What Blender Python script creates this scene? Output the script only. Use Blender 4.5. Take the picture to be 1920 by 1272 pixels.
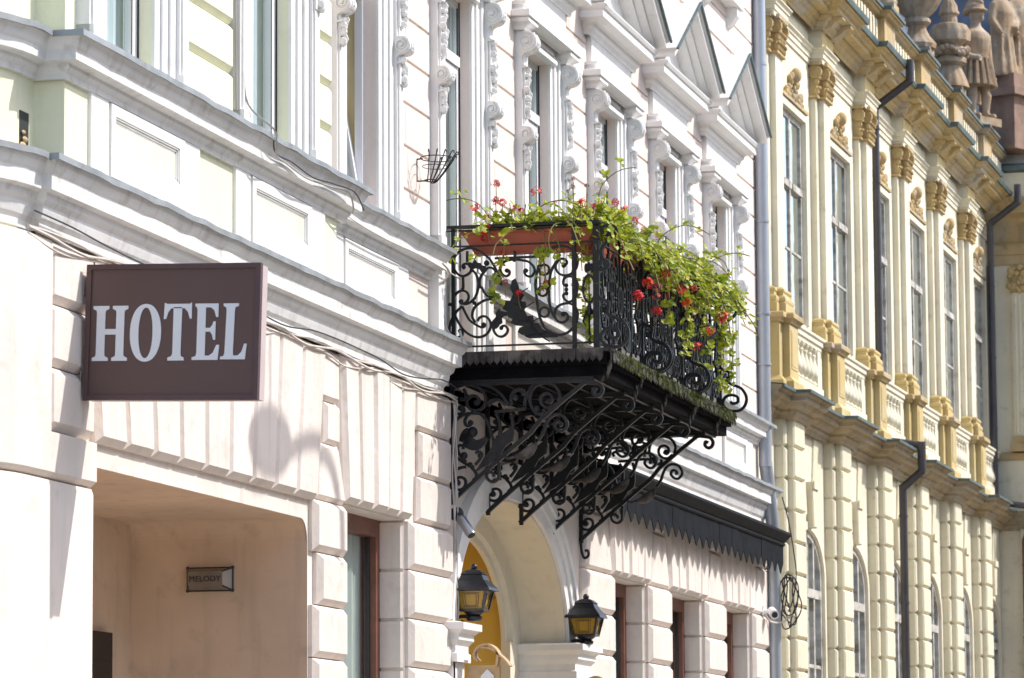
import bpy, bmesh, math, random
from mathutils import Vector, Matrix, Quaternion
from math import sin, cos, pi, radians, sqrt, atan2, tan

random.seed(7)
for _o in list(bpy.data.objects):
    bpy.data.objects.remove(_o, do_unlink=True)
scene = bpy.context.scene
COL = scene.collection

# ---------------------------------------------------------------- camera
cam_d = bpy.data.cameras.new('camera'); cam = bpy.data.objects.new('camera', cam_d); COL.objects.link(cam)
scene.camera = cam
cam_d.sensor_width = 36.0; cam_d.lens = 7300.0 / 1920.0 * 36.0
cam_d.clip_start = 0.5; cam_d.clip_end = 2000.0
PITCH, ROLL, YAW = radians(6.93), radians(-0.35), radians(13.72)
_h = Vector((cos(YAW), sin(YAW), 0)); _r = Vector((sin(YAW), -cos(YAW), 0)); _u = Vector((0, 0, 1))
_f = _h * cos(PITCH) + _u * sin(PITCH); _up = _u * cos(PITCH) - _h * sin(PITCH)
_R = _r * cos(ROLL) + _up * sin(ROLL); _U = _up * cos(ROLL) - _r * sin(ROLL)
_m = Matrix((_R, _U, -_f)).transposed().to_4x4(); _m.translation = Vector((0, -7.3, 1.6))
cam.matrix_world = _m
cam_d.dof.use_dof = True; cam_d.dof.focus_distance = 27.0; cam_d.dof.aperture_fstop = 8.0

# ---------------------------------------------------------------- sky, sun, exposure
SUN_EL, SUN_AZ = radians(47.0), radians(23.0)      # azimuth measured from the street side towards the far end
sun_v = Vector((sin(SUN_AZ) * cos(SUN_EL), -cos(SUN_AZ) * cos(SUN_EL), sin(SUN_EL)))
world = bpy.data.worlds.new('World'); scene.world = world; world.use_nodes = True
_nt = world.node_tree; _bg = _nt.nodes['Background']
_sky = _nt.nodes.new('ShaderNodeTexSky'); _sky.sky_type = 'NISHITA'; _sky.sun_disc = False
_sky.sun_elevation = SUN_EL; _sky.sun_rotation = atan2(sun_v.x, sun_v.y)
_sky.air_density = 1.0; _sky.dust_density = 2.0; _sky.ozone_density = 1.0
_nt.links.new(_sky.outputs[0], _bg.inputs['Color']); _bg.inputs['Strength'].default_value = 0.15
sun_d = bpy.data.lights.new('sun', 'SUN'); sun_d.energy = 2.6; sun_d.angle = radians(0.53); sun_d.color = (1.0, 0.965, 0.915)
sun = bpy.data.objects.new('sun', sun_d); COL.objects.link(sun); sun.location = (20, -20, 40)
sun.rotation_euler = sun_v.to_track_quat('Z', 'Y').to_euler()
scene.view_settings.view_transform = 'Standard'; scene.view_settings.look = 'None'
scene.view_settings.exposure = 0.77; scene.view_settings.gamma = 1.0; scene.view_settings.use_curve_mapping = False

# ---------------------------------------------------------------- materials
M = {}
def mat(name, col, rough=0.8, var=0.12, vscale=2.0, dirt=0.0, dirtcol=(0.18, 0.15, 0.11), bump=0.15, bscale=45.0, metal=0.0,
        spec=0.4, streak=0.0, col2=None, c2scale=1.2, c2amt=0.0, obj_var=0.0, dirt_t=0.58):
    m = bpy.data.materials.new(name); m.use_nodes = True; nt = m.node_tree; N = nt.nodes; L = nt.links
    b = N['Principled BSDF']; b.inputs['Roughness'].default_value = rough; b.inputs['Metallic'].default_value = metal
    b.inputs['Specular IOR Level'].default_value = spec
    g = N.new('ShaderNodeNewGeometry')
    def noise(scale, detail=4, vec=None, sc=None):
        n = N.new('ShaderNodeTexNoise'); n.inputs['Scale'].default_value = scale; n.inputs['Detail'].default_value = detail
        if sc:
            mp = N.new('ShaderNodeMapping'); mp.inputs['Scale'].default_value = sc; L.new(g.outputs['Position'], mp.inputs[0]); L.new(mp.outputs[0], n.inputs['Vector'])
        else: L.new(g.outputs['Position'], n.inputs['Vector'])
        return n.outputs['Fac']
    def mix(a, bb, fac, bt='MIX'):
        x = N.new('ShaderNodeMix'); x.data_type = 'RGBA'; x.blend_type = bt
        for s, v in ((6, a), (7, bb)):
            if isinstance(v, tuple): x.inputs[s].default_value = (*v, 1) if len(v) == 3 else v
            else: L.new(v, x.inputs[s])
        if isinstance(fac, float): x.inputs[0].default_value = fac
        else: L.new(fac, x.inputs[0])
        return x.outputs[2]
    def ramp(f, lo, hi):
        r = N.new('ShaderNodeMapRange'); r.inputs[1].default_value = lo; r.inputs[2].default_value = hi; r.clamp = True
        L.new(f, r.inputs[0]); return r.outputs[0]
    def mul(f, k):
        r = N.new('ShaderNodeMath'); r.operation = 'MULTIPLY'; r.inputs[1].default_value = k; L.new(f, r.inputs[0]); return r.outputs[0]
    c = mix(tuple(x * (1 - var) for x in col), tuple(min(1, x * (1 + var)) for x in col), ramp(noise(vscale, 5), 0.3, 0.7))
    if col2: c = mix(c, col2, mul(ramp(noise(c2scale, 5), 0.48, 0.66), c2amt))
    if obj_var:
        oi = N.new('ShaderNodeObjectInfo'); c = mix(c, tuple(x * 0.78 for x in col), mul(oi.outputs['Random'], obj_var))
    if dirt: c = mix(c, dirtcol, mul(ramp(noise(7.0, 6), dirt_t, dirt_t + 0.16), dirt))
    if streak: c = mix(c, dirtcol, mul(ramp(noise(1.0, 5, sc=(9, 9, 0.9)), 0.53, 0.75), streak))
    L.new(c, b.inputs['Base Color'])
    if bump:
        bp = N.new('ShaderNodeBump'); bp.inputs['Strength'].default_value = bump; bp.inputs['Distance'].default_value = 0.01
        L.new(noise(bscale, 6), bp.inputs['Height']); L.new(bp.outputs[0], b.inputs['Normal'])
    M[name] = m
    return m

mat('plaster_pink', (0.79, 0.69, 0.625), 0.85, 0.05, 1.3, dirt=0.16, dirtcol=(0.42, 0.34, 0.27), streak=0.14, bump=0.25, bscale=30)
mat('plaster_pink_ground', (0.775, 0.695, 0.632), 0.85, 0.08, 1.6, dirt=0.26, dirtcol=(0.42, 0.34, 0.27), streak=0.26, bump=0.55, bscale=16, obj_var=0.16, col2=(0.72, 0.66, 0.62), c2scale=3.0, c2amt=0.3)
mat('trim_white', (0.82, 0.81, 0.79), 0.7, 0.04, 2.0, dirt=0.16, dirtcol=(0.40, 0.35, 0.28), streak=0.14, bump=0.18, bscale=40)
mat('cornice_white', (0.76, 0.76, 0.75), 0.75, 0.06, 2.0, dirt=0.42, dirtcol=(0.27, 0.22, 0.15), streak=0.30, bump=0.3, bscale=35)
mat('plaster_lime', (0.79, 0.79, 0.60), 0.85, 0.04, 1.5, dirt=0.12, dirtcol=(0.35, 0.36, 0.20), streak=0.12, bump=0.25, bscale=30)
mat('niche_plaster', (0.66, 0.50, 0.37), 0.85, 0.12, 1.4, dirt=0.22, streak=0.22, bump=0.35, bscale=18)
mat('cream', (0.78, 0.72, 0.58), 0.8, 0.04, 1.5, dirt=0.10, streak=0.10, bump=0.2, bscale=30)
mat('vestibule_yellow', (0.84, 0.58, 0.13), 0.8, 0.04, 1.5, bump=0.15)
mat('bronze', (0.24, 0.21, 0.18), 0.5, 0.2, 8, bump=0.2, metal=0.4)
mat('roof_metal', (0.66, 0.67, 0.65), 0.6, 0.06, 3.0, dirt=0.25, dirtcol=(0.30, 0.32, 0.24), bump=0.2)
mat('zinc', (0.32, 0.34, 0.35), 0.5, 0.2, 5.0, dirt=0.4, dirtcol=(0.12, 0.10, 0.08), bump=0.2, bscale=25, metal=0.3)
mat('pvc_white', (0.82, 0.82, 0.83), 0.35, 0.015, 2, bump=0.0)
mat('rubber', (0.03, 0.035, 0.035), 0.6, 0.1, 5, bump=0.0)
mat('frame_brown', (0.19, 0.075, 0.05), 0.45, 0.2, 6, bump=0.15, bscale=60)
mat('iron', (0.012, 0.013, 0.016), 0.40, 0.4, 9, dirt=0.15, dirtcol=(0.10, 0.095, 0.09), bump=0.35, bscale=90, spec=0.32)
mat('iron_rust', (0.04, 0.036, 0.033), 0.7, 0.4, 9, dirt=0.75, dirtcol=(0.16, 0.14, 0.13), bump=0.6, bscale=60, dirt_t=0.5)
mat('slab_black', (0.005, 0.005, 0.006), 0.9, 0.4, 8, bump=0.6, bscale=40, spec=0.08)
mat('moss', (0.10, 0.12, 0.025), 0.95, 0.5, 14, dirt=0.5, dirtcol=(0.05, 0.045, 0.02), bump=0.6, bscale=60)
mat('terracotta', (0.42, 0.10, 0.055), 0.55, 0.12, 4, dirt=0.2, dirtcol=(0.20, 0.12, 0.09), bump=0.15, bscale=40)
mat('soil', (0.035, 0.025, 0.018), 0.95, 0.3, 12, bump=0.8, bscale=30)
mat('stem_green', (0.16, 0.17, 0.05), 0.7, 0.3, 10, col2=(0.28, 0.15, 0.06), c2scale=8, c2amt=0.9, bump=0.0)
mat('petal_red', (0.62, 0.018, 0.022), 0.55, 0.25, 30, bump=0.0)
mat('petal_orange', (0.72, 0.045, 0.02), 0.55, 0.25, 30, bump=0.0)
mat('petal_pink', (0.66, 0.10, 0.14), 0.6, 0.25, 30, bump=0.0)
mat('petal_dry', (0.20, 0.085, 0.06), 0.8, 0.25, 30, bump=0.0)
mat('sign_brown', (0.105, 0.062, 0.057), 0.45, 0.04, 3, bump=0.05, spec=0.35)
mat('sign_frame', (0.085, 0.046, 0.048), 0.4, 0.08, 6, bump=0.05)
mat('sign_side', (0.55, 0.45, 0.44), 0.4, 0.06, 4, bump=0.05)
mat('letter_white', (0.66, 0.69, 0.74), 0.5, 0.02, 4, bump=0.0)
mat('bracket_grey', (0.42, 0.40, 0.38), 0.5, 0.1, 6, bump=0.1)
mat('cable_cream', (0.58, 0.53, 0.48), 0.7, 0.15, 8, bump=0.0)
mat('cable_black', (0.025, 0.026, 0.03), 0.6, 0.2, 8, bump=0.0)
mat('pipe_grey', (0.42, 0.46, 0.51), 0.38, 0.06, 3, bump=0.05, metal=0.35, streak=0.15, dirtcol=(0.25, 0.27, 0.30))
mat('pipe_dark', (0.075, 0.07, 0.078), 0.4, 0.15, 4, bump=0.1, metal=0.2)
mat('pipe_red', (0.12, 0.05, 0.045), 0.5, 0.2, 4, bump=0.1)
mat('awning_black', (0.016, 0.018, 0.021), 0.7, 0.2, 5, bump=0.25, bscale=30, spec=0.12)
mat('awning_valance', (0.015, 0.017, 0.021), 0.85, 0.25, 5, bump=0.3, bscale=40, spec=0.06)
mat('steel', (0.55, 0.55, 0.56), 0.28, 0.05, 5, bump=0.0, metal=0.85)
mat('lantern_black', (0.015, 0.016, 0.02), 0.35, 0.3, 8, dirt=0.35, dirtcol=(0.14, 0.14, 0.15), bump=0.3, bscale=40, spec=0.6)
mat('wood_tan', (0.52, 0.36, 0.20), 0.6, 0.2, 9, bump=0.3, bscale=30)
mat('door_black', (0.012, 0.010, 0.010), 0.45, 0.2, 6, bump=0.2)
mat('interior_cream', (0.82, 0.70, 0.42), 0.9, 0.05, 2, bump=0.0)
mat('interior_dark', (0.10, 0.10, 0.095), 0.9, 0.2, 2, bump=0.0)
mat('curtain', (0.50, 0.54, 0.51), 0.9, 0.05, 6, bump=0.1)
# mansion
mat('mansion_plaster', (0.78, 0.725, 0.565), 0.88, 0.10, 1.0, dirt=0.38, dirtcol=(0.42, 0.34, 0.22), streak=0.20, bump=0.4, bscale=18, col2=(0.66, 0.60, 0.50), c2scale=0.7, c2amt=0.35)
mat('mansion_block', (0.75, 0.70, 0.53), 0.88, 0.08, 1.0, dirt=0.32, dirtcol=(0.40, 0.34, 0.22), streak=0.18, bump=0.45, bscale=18, obj_var=0.35)
mat('mansion_ochre', (0.57, 0.44, 0.20), 0.88, 0.10, 1.5, dirt=0.35, dirtcol=(0.40, 0.32, 0.22), streak=0.3, bump=0.4, bscale=20, col2=(0.60, 0.52, 0.32), c2scale=1.8, c2amt=0.6)
mat('mansion_stone', (0.50, 0.37, 0.19), 0.9, 0.16, 2.0, dirt=0.55, dirtcol=(0.20, 0.16, 0.11), streak=0.45, bump=0.6, bscale=20, col2=(0.46, 0.43, 0.38), c2scale=1.5, c2amt=0.7)
mat('mansion_cornice', (0.36, 0.285, 0.175), 0.9, 0.2, 2.0, dirt=0.65, dirtcol=(0.14, 0.11, 0.08), streak=0.5, bump=0.6, bscale=20, col2=(0.36, 0.33, 0.28), c2scale=1.6, c2amt=0.7)
mat('cornice_ochre', (0.54, 0.41, 0.20), 0.9, 0.16, 2.0, dirt=0.5, dirtcol=(0.24, 0.19, 0.13), streak=0.4, bump=0.6, bscale=20, col2=(0.50, 0.46, 0.40), c2scale=1.5, c2amt=0.8)
mat('capital_stone', (0.50, 0.37, 0.18), 0.9, 0.2, 6.0, dirt=0.5, dirtcol=(0.20, 0.15, 0.09), bump=0.7, bscale=25)
mat('mansion_frame', (0.50, 0.48, 0.44), 0.8, 0.3, 10.0, dirt=0.7, dirtcol=(0.16, 0.12, 0.08), bump=0.4, bscale=30, dirt_t=0.52)
mat('statue_stone', (0.37, 0.265, 0.17), 0.92, 0.2, 4.0, dirt=0.6, dirtcol=(0.14, 0.10, 0.07), streak=0.5, bump=0.8, bscale=18, col2=(0.46, 0.40, 0.32), c2scale=3, c2amt=0.7)
mat('statue_red', (0.30, 0.20, 0.15), 0.92, 0.2, 4.0, dirt=0.5, dirtcol=(0.16, 0.09, 0.07), bump=0.6, bscale=20)
mat('slate_blue', (0.10, 0.125, 0.17), 0.35, 0.5, 2.0, bump=0.25, bscale=9, spec=0.6, col2=(0.40, 0.42, 0.46), c2scale=0.9, c2amt=0.8)
mat('flashing_green', (0.10, 0.14, 0.14), 0.5, 0.3, 5.0, dirt=0.4, dirtcol=(0.10, 0.05, 0.03), bump=0.1, metal=0.3)
mat('stone_setts', (0.38, 0.335, 0.28), 0.9, 0.15, 3, bump=0.5, bscale=12)
mat('paving', (0.42, 0.38, 0.33), 0.85, 0.12, 2, dirt=0.2, bump=0.3, bscale=30)
mat('kerb', (0.34, 0.33, 0.31), 0.85, 0.12, 3, bump=0.3)
mat('opposite_plaster', (0.52, 0.46, 0.38), 0.9, 0.08, 1, bump=0.2)
mat('opposite_roof', (0.16, 0.08, 0.06), 0.9, 0.2, 3, bump=0.3)

def glassmat(name, tint, refl=(0.9, 0.95, 0.97), rough=0.02, boost=1.0):
    m = bpy.data.materials.new(name); m.use_nodes = True; nt = m.node_tree; N = nt.nodes; L = nt.links
    N.remove(N['Principled BSDF']); out = N['Material Output']
    t = N.new('ShaderNodeBsdfTransparent'); t.inputs[0].default_value = (*tint, 1)
    g = N.new('ShaderNodeBsdfGlossy'); g.inputs['Color'].default_value = (*refl, 1); g.inputs['Roughness'].default_value = rough
    f = N.new('ShaderNodeLayerWeight'); f.inputs[0].default_value = 0.5
    p5 = N.new('ShaderNodeMath'); p5.operation = 'POWER'; p5.inputs[1].default_value = 5.0; L.new(f.outputs['Facing'], p5.inputs[0])
    k = N.new('ShaderNodeMath'); k.operation = 'MULTIPLY_ADD'; k.inputs[1].default_value = .95 * boost; k.inputs[2].default_value = .05; k.use_clamp = True
    ge = N.new('ShaderNodeNewGeometry'); n = N.new('ShaderNodeTexNoise'); n.inputs['Scale'].default_value = 1.5
    L.new(ge.outputs['Position'], n.inputs['Vector'])
    b = N.new('ShaderNodeBump'); b.inputs['Strength'].default_value = 0.06; b.inputs['Distance'].default_value = 0.05
    L.new(n.outputs['Fac'], b.inputs['Height']); L.new(b.outputs[0], g.inputs['Normal'])
    mx = N.new('ShaderNodeMixShader'); L.new(p5.outputs[0], k.inputs[0]); L.new(k.outputs[0], mx.inputs[0])
    L.new(t.outputs[0], mx.inputs[1]); L.new(g.outputs[0], mx.inputs[2]); L.new(mx.outputs[0], out.inputs[0])
    M[name] = m
glassmat('glass', (0.90, 0.95, 0.94))
glassmat('glass_old', (0.70, 0.76, 0.76), boost=3.0)
def ambermat():
    m = bpy.data.materials.new('amber_glass'); m.use_nodes = True; b = m.node_tree.nodes['Principled BSDF']
    b.inputs['Base Color'].default_value = (0.50, 0.30, 0.035, 1); b.inputs['Roughness'].default_value = 0.25
    b.inputs['Transmission Weight'].default_value = 0.25; M['amber_glass'] = m
ambermat()
def leafmat(name, c1, c2):
    m = bpy.data.materials.new(name); m.use_nodes = True; nt = m.node_tree; N = nt.nodes; L = nt.links
    b = N['Principled BSDF']; b.inputs['Roughness'].default_value = 0.5
    g = N.new('ShaderNodeNewGeometry'); n = N.new('ShaderNodeTexNoise'); n.inputs['Scale'].default_value = 13.0
    L.new(g.outputs['Position'], n.inputs['Vector'])
    mr = N.new('ShaderNodeMapRange'); mr.inputs[1].default_value = .35; mr.inputs[2].default_value = .65; L.new(n.outputs['Fac'], mr.inputs[0])
    mx = N.new('ShaderNodeMix'); mx.data_type = 'RGBA'; mx.inputs[6].default_value = (*c1, 1); mx.inputs[7].default_value = (*c2, 1); L.new(mr.outputs[0], mx.inputs[0])
    L.new(mx.outputs[2], b.inputs['Base Color'])
    tr = N.new('ShaderNodeBsdfTranslucent'); L.new(mx.outputs[2], tr.inputs['Color'])
    ms = N.new('ShaderNodeMixShader'); ms.inputs[0].default_value = 0.4
    L.new(b.outputs[0], ms.inputs[1]); L.new(tr.outputs[0], ms.inputs[2]); L.new(ms.outputs[0], N['Material Output'].inputs[0])
    M[name] = m
leafmat('leaf_green', (0.20, 0.29, 0.014), (0.56, 0.58, 0.05))

# ---------------------------------------------------------------- mesh builder
ORG = {}
def root_of(o):
    while o.parent: o = o.parent
    return o
class MB:
    def __init__(s): s.v = []; s.f = []
    def add(s, vs, fs):
        k = len(s.v); s.v += [tuple(p) for p in vs]; s.f += [tuple(i + k for i in f) for f in fs]; return s
    def box(s, x0, x1, y0, y1, z0, z1):
        return s.add([(x, y, z) for z in (z0, z1) for y in (y0, y1) for x in (x0, x1)],
                     [(0, 2, 3, 1), (4, 5, 7, 6), (0, 1, 5, 4), (2, 6, 7, 3), (0, 4, 6, 2), (1, 3, 7, 5)])
    def quad(s, a, b, c, d): return s.add([a, b, c, d], [(0, 1, 2, 3)])
    def cbox(s, x0, x1, y0, y1, z0, z1, c):
        """rusticated block: outer face at y0 (street side) with chamfered margin c"""
        a = [(x0, y1, z0), (x1, y1, z0), (x1, y1, z1), (x0, y1, z1)]
        b = [(x0, y0 + c, z0), (x1, y0 + c, z0), (x1, y0 + c, z1), (x0, y0 + c, z1)]
        d = [(x0 + c, y0, z0 + c), (x1 - c, y0, z0 + c), (x1 - c, y0, z1 - c), (x0 + c, y0, z1 - c)]
        fs = [(8, 9, 10, 11)]
        for i in range(4):
            j = (i + 1) % 4; fs += [(i, j, 4 + j, 4 + i), (4 + i, 4 + j, 8 + j, 8 + i)]
        return s.add(a + b + d, fs)
    def prism(s, poly, ax, a0, a1):
        def P(p, a): return {'x': (a, p[0], p[1]), 'y': (p[0], a, p[1]), 'z': (p[0], p[1], a)}[ax]
        n = len(poly); vs = [P(p, a0) for p in poly] + [P(p, a1) for p in poly]
        fs = [tuple(range(n)), tuple(range(2 * n - 1, n - 1, -1))] + [(i, n + i, n + (i + 1) % n, (i + 1) % n) for i in range(n)]
        return s.add(vs, fs)
    def cprism(s, quad_, y0, y1, c):
        """voussoir: quad of (x,z) with chamfered street face at y0"""
        cx = sum(p[0] for p in quad_) / 4; cz = sum(p[1] for p in quad_) / 4
        ins = []
        for p in quad_:
            dx, dz = cx - p[0], cz - p[1]; ins.append((p[0] + math.copysign(min(c, abs(dx) * .4), dx), p[1] + math.copysign(min(c, abs(dz) * .4), dz)))
        vs = [(p[0], y1, p[1]) for p in quad_] + [(p[0], y0 + c, p[1]) for p in quad_] + [(p[0], y0, p[1]) for p in ins]
        fs = [(8, 9, 10, 11)]
        for i in range(4):
            j = (i + 1) % 4; fs += [(i, j, 4 + j, 4 + i), (4 + i, 4 + j, 8 + j, 8 + i)]
        return s.add(vs, fs)
    def tube(s, pts, r, n=6, closed=False, cap=True, r2=None, ref=None):
        """round tube, or flat bar when r2 is given (r along the reference normal, r2 across it)"""
        P = [Vector(p) for p in pts]; m = len(P)
        rs = r if isinstance(r, (list, tuple)) else [r] * m
        rb = (r2 if isinstance(r2, (list, tuple)) else [r2] * m) if r2 is not None else rs
        vs = []; prev = None
        for i in range(m):
            a = P[i - 1] if (i or closed) else P[0]; b = P[(i + 1) % m] if (i < m - 1 or closed) else P[-1]
            t = (b - a)
            t = t.normalized() if t.length > 1e-9 else Vector((0, 0, 1))
            if ref is not None: nn = Vector(ref)
            elif prev is None: nn = Vector((0, 0, 1)) if abs(t.z) < .9 else Vector((1, 0, 0))
            else: nn = prev
            nn = (nn - t * nn.dot(t))
            nn = nn.normalized() if nn.length > 1e-6 else t.orthogonal().normalized()
            prev = nn; bn = t.cross(nn)
            for k in range(n):
                an = 2 * pi * (k + .5) / n
                ca, sa = cos(an), sin(an)
                if n == 4: ca, sa = math.copysign(1, ca), math.copysign(1, sa)
                vs.append(P[i] + nn * rs[i] * ca + bn * rb[i] * sa)
        fs = []
        for i in range(m if closed else m - 1):
            j = (i + 1) % m
            for k in range(n):
                l = (k + 1) % n; fs.append((i * n + k, i * n + l, j * n + l, j * n + k))
        if cap and not closed: fs += [tuple(range(n))[::-1], tuple((m - 1) * n + k for k in range(n))]
        return s.add(vs, fs)
    def lathe(s, prof, c=(0, 0, 0), n=16, flute=0.0, fn=8):
        vs = []
        for r, z in prof:
            for k in range(n):
                a = 2 * pi * k / n; rr = r * (1 + flute * cos(fn * a)); vs.append((c[0] + rr * cos(a), c[1] + rr * sin(a), c[2] + z))
        fs = []
        for i in range(len(prof) - 1):
            for k in range(n):
                l = (k + 1) % n; fs.append((i * n + k, i * n + l, (i + 1) * n + l, (i + 1) * n + k))
        fs += [tuple(range(n))[::-1], tuple((len(prof) - 1) * n + k for k in range(n))]
        return s.add(vs, fs)
    def sweep(s, path, prof, cap=True):
        """prof (o,z) swept along plan path; outward is to the right of travel (street side when travelling +x)"""
        n = len(path); m = len(prof); ns = []
        for i in range(n - 1):
            d = Vector((path[i + 1][0] - path[i][0], path[i + 1][1] - path[i][1])).normalized(); ns.append(Vector((d.y, -d.x)))
        vs = []
        for i in range(n):
            if i == 0: q = ns[0]
            elif i == n - 1: q = ns[-1]
            else:
                a, b = ns[i - 1], ns[i]; q = (a + b) / max(0.2, 1 + a.dot(b))
            for o, z in prof: vs.append((path[i][0] + q.x * o, path[i][1] + q.y * o, z))
        fs = []
        for i in range(n - 1):
            for k in range(m - 1): fs.append((i * m + k, (i + 1) * m + k, (i + 1) * m + k + 1, i * m + k + 1))
        if cap: fs += [tuple(range(m)), tuple((n - 1) * m + k for k in range(m))[::-1]]
        return s.add(vs, fs)
    def wall(s, x0, x1, z0, z1, y, holes):
        """flat wall on plane y with rectangular holes (x0,x1,z0,z1)"""
        xs = sorted(set([x0, x1] + [a for h in holes for a in h[:2] if x0 < a < x1])); zs = sorted(set([z0, z1] + [a for h in holes for a in h[2:] if z0 < a < z1]))
        for i in range(len(xs) - 1):
            for j in range(len(zs) - 1):
                cx, cz = (xs[i] + xs[i + 1]) / 2, (zs[j] + zs[j + 1]) / 2
                if any(h[0] < cx < h[1] and h[2] < cz < h[3] for h in holes): continue
                s.quad((xs[i], y, zs[j]), (xs[i + 1], y, zs[j]), (xs[i + 1], y, zs[j + 1]), (xs[i], y, zs[j + 1]))
        return s
    def reveal(s, x0, x1, z0, z1, ya, yb):
        s.quad((x0, ya, z0), (x0, yb, z0), (x0, yb, z1), (x0, ya, z1)); s.quad((x1, ya, z0), (x1, ya, z1), (x1, yb, z1), (x1, yb, z0))
        s.quad((x0, ya, z1), (x0, yb, z1), (x1, yb, z1), (x1, ya, z1)); s.quad((x0, ya, z0), (x1, ya, z0), (x1, yb, z0), (x0, yb, z0)); return s
    def sphere(s, c, r, n=8, m=6, sc=(1, 1, 1)):
        vs = [(c[0], c[1], c[2] - r * sc[2])]
        for i in range(1, m):
            a = -pi / 2 + pi * i / m
            for k in range(n): vs.append((c[0] + r * sc[0] * cos(a) * cos(2 * pi * k / n), c[1] + r * sc[1] * cos(a) * sin(2 * pi * k / n), c[2] + r * sc[2] * sin(a)))
        vs.append((c[0], c[1], c[2] + r * sc[2])); fs = [(0, 1 + (k + 1) % n, 1 + k) for k in range(n)]
        for i in range(m - 2):
            for k in range(n): fs.append((1 + i * n + k, 1 + i * n + (k + 1) % n, 1 + (i + 1) * n + (k + 1) % n, 1 + (i + 1) * n + k))
        t = len(vs) - 1; b0 = 1 + (m - 2) * n; fs += [(t, b0 + k, b0 + (k + 1) % n) for k in range(n)]
        return s.add(vs, fs)
    def disc(s, c, nrm, r, t, n=12):
        nrm = Vector(nrm).normalized(); a = Vector(c) - nrm * t / 2; b = Vector(c) + nrm * t / 2
        return s.tube([a, b], r, n)
    def xf(s, mtx):
        s.v = [tuple(mtx @ Vector(p)) for p in s.v]; return s
    def mesh(s, name, m, smooth=False, off=None):
        me = bpy.data.meshes.new(name)
        vs = s.v if off is None else [(p[0] - off[0], p[1] - off[1], p[2] - off[2]) for p in s.v]
        me.from_pydata(vs, [], s.f); me.materials.append(M[m])
        bm = bmesh.new(); bm.from_mesh(me); bmesh.ops.recalc_face_normals(bm, faces=bm.faces); bm.to_mesh(me); bm.free()
        if smooth:
            me.shade_smooth()
            try: me.set_sharp_from_angle(angle=radians(38))
            except Exception: pass
        return me
    def build(s, name, m, parent=None, smooth=False):
        off = ORG.get(root_of(parent).name) if parent else None
        o = bpy.data.objects.new(name, s.mesh(name, m, smooth, off)); COL.objects.link(o)
        if parent: o.parent = parent
        return o
def inst(name, me, parent=None, loc=(0, 0, 0), rot=(0, 0, 0), scale=(1, 1, 1)):
    o = bpy.data.objects.new(name, me); COL.objects.link(o); o.parent = parent; o.location = loc; o.rotation_euler = rot; o.scale = scale; return o
def tag(o, label, cat, group=None):
    o['label'] = label; o['category'] = cat
    if group: o['group'] = group
    return o
def thing(name, label, cat, loc=(0, 0, 0), rotz=0.0, group=None, world_coords=True):
    e = bpy.data.objects.new(name, None); COL.objects.link(e); e.location = loc; e.rotation_euler = (0, 0, rotz); e.empty_display_size = 0.2
    ORG[e.name] = Vector(loc) if world_coords else Vector((0, 0, 0)); tag(e, label, cat, group); return e
def structure(o): o['kind'] = 'structure'; return o
def crom(pts, k=4, closed=False):
    """Catmull-Rom smoothing of a polyline"""
    P = [Vector(p) for p in pts]; n = len(P); out = []
    if n < 3: return [tuple(p) for p in P]
    for i in range(n - 1):
        p0 = P[i - 1] if i else P[0]; p1 = P[i]; p2 = P[i + 1]; p3 = P[i + 2] if i + 2 < n else P[-1]
        for j in range(k):
            t = j / k
            out.append(tuple(0.5 * ((2 * p1) + (p2 - p0) * t + (2 * p0 - 5 * p1 + 4 * p2 - p3) * t * t + (3 * p1 - p0 - 3 * p2 + p3) * t ** 3)))
    out.append(tuple(P[-1])); return out
def spiral(cx, cz, r0, r1, a0, turns, n=20):
    return [(cx + (r0 + (r1 - r0) * i / n) * cos(a0 + turns * 2 * pi * i / n), cz + (r0 + (r1 - r0) * i / n) * sin(a0 + turns * 2 * pi * i / n)) for i in range(n + 1)]
# ================================================================ ground
structure(MB().quad((-300, -400, 0), (600, -400, 0), (600, 400, 0), (-300, 400, 0)).build('ground', 'stone_setts'))
structure(MB().box(-20, 140, -2.2, -0.02, 0.004, 0.13).build('pavement', 'paving'))
structure(MB().box(-20, 140, -2.36, -2.203, 0.004, 0.125).build('kerb', 'kerb'))
structure(MB().box(-20, 140, -13.0, -10.6, 0.004, 0.13).build('pavement', 'paving'))

# ================================================================ hotel
hotel = thing('hotel_building', 'pale pink and white hotel with pedimented upper windows and rusticated ground floor', 'building', (30, 0, 0))
HX = 30.0
AV = 0.17                                   # the left bay of the upper floor stands this far forward
XL, XA, XR, XU = 19.2, 24.35, 41.55, 41.0             # start of the straight front, end of the forward bay, party line
WC = [28.17 + 2.65 * (k - 3) for k in range(8)]
Z_LOW, Z_UP = 5.05, 5.71                    # tops of the lower and upper ledges

# --- wall surfaces
NX0, NX1, NZ = 20.08, 24.25, 3.50           # entrance niche
GW = [(25.02, 26.62, 0.9, 3.66), (33.45, 34.96, 0.9, 3.66), (35.97, 37.70, 0.9, 3.66), (38.74, 40.31, 0.9, 3.66)]
AC, AW, AH, AZ = 29.87, 1.84, 1.03, 3.0     # portal arch: centre, half width, rise, springing
g = MB().wall(18.98, XR, 0, 4.75, 0.0, [(NX0, NX1, 0, NZ)] + GW + [(AC - AW, AC + AW, 0, 4.2)])
for (a, b, c, d) in GW: g.reveal(a, b, c, d, 0.0, 0.26)
N = 40
for i in range(N):                          # spandrels over the elliptical arch
    t0, t1 = pi * i / N, pi * (i + 1) / N
    xa, xb = AC - AW * cos(t0), AC - AW * cos(t1); za, zb = AZ + AH * sin(t0), AZ + AH * sin(t1)
    g.quad((xa, 0, za), (xb, 0, zb), (xb, 0, 4.2), (xa, 0, 4.2))
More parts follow.
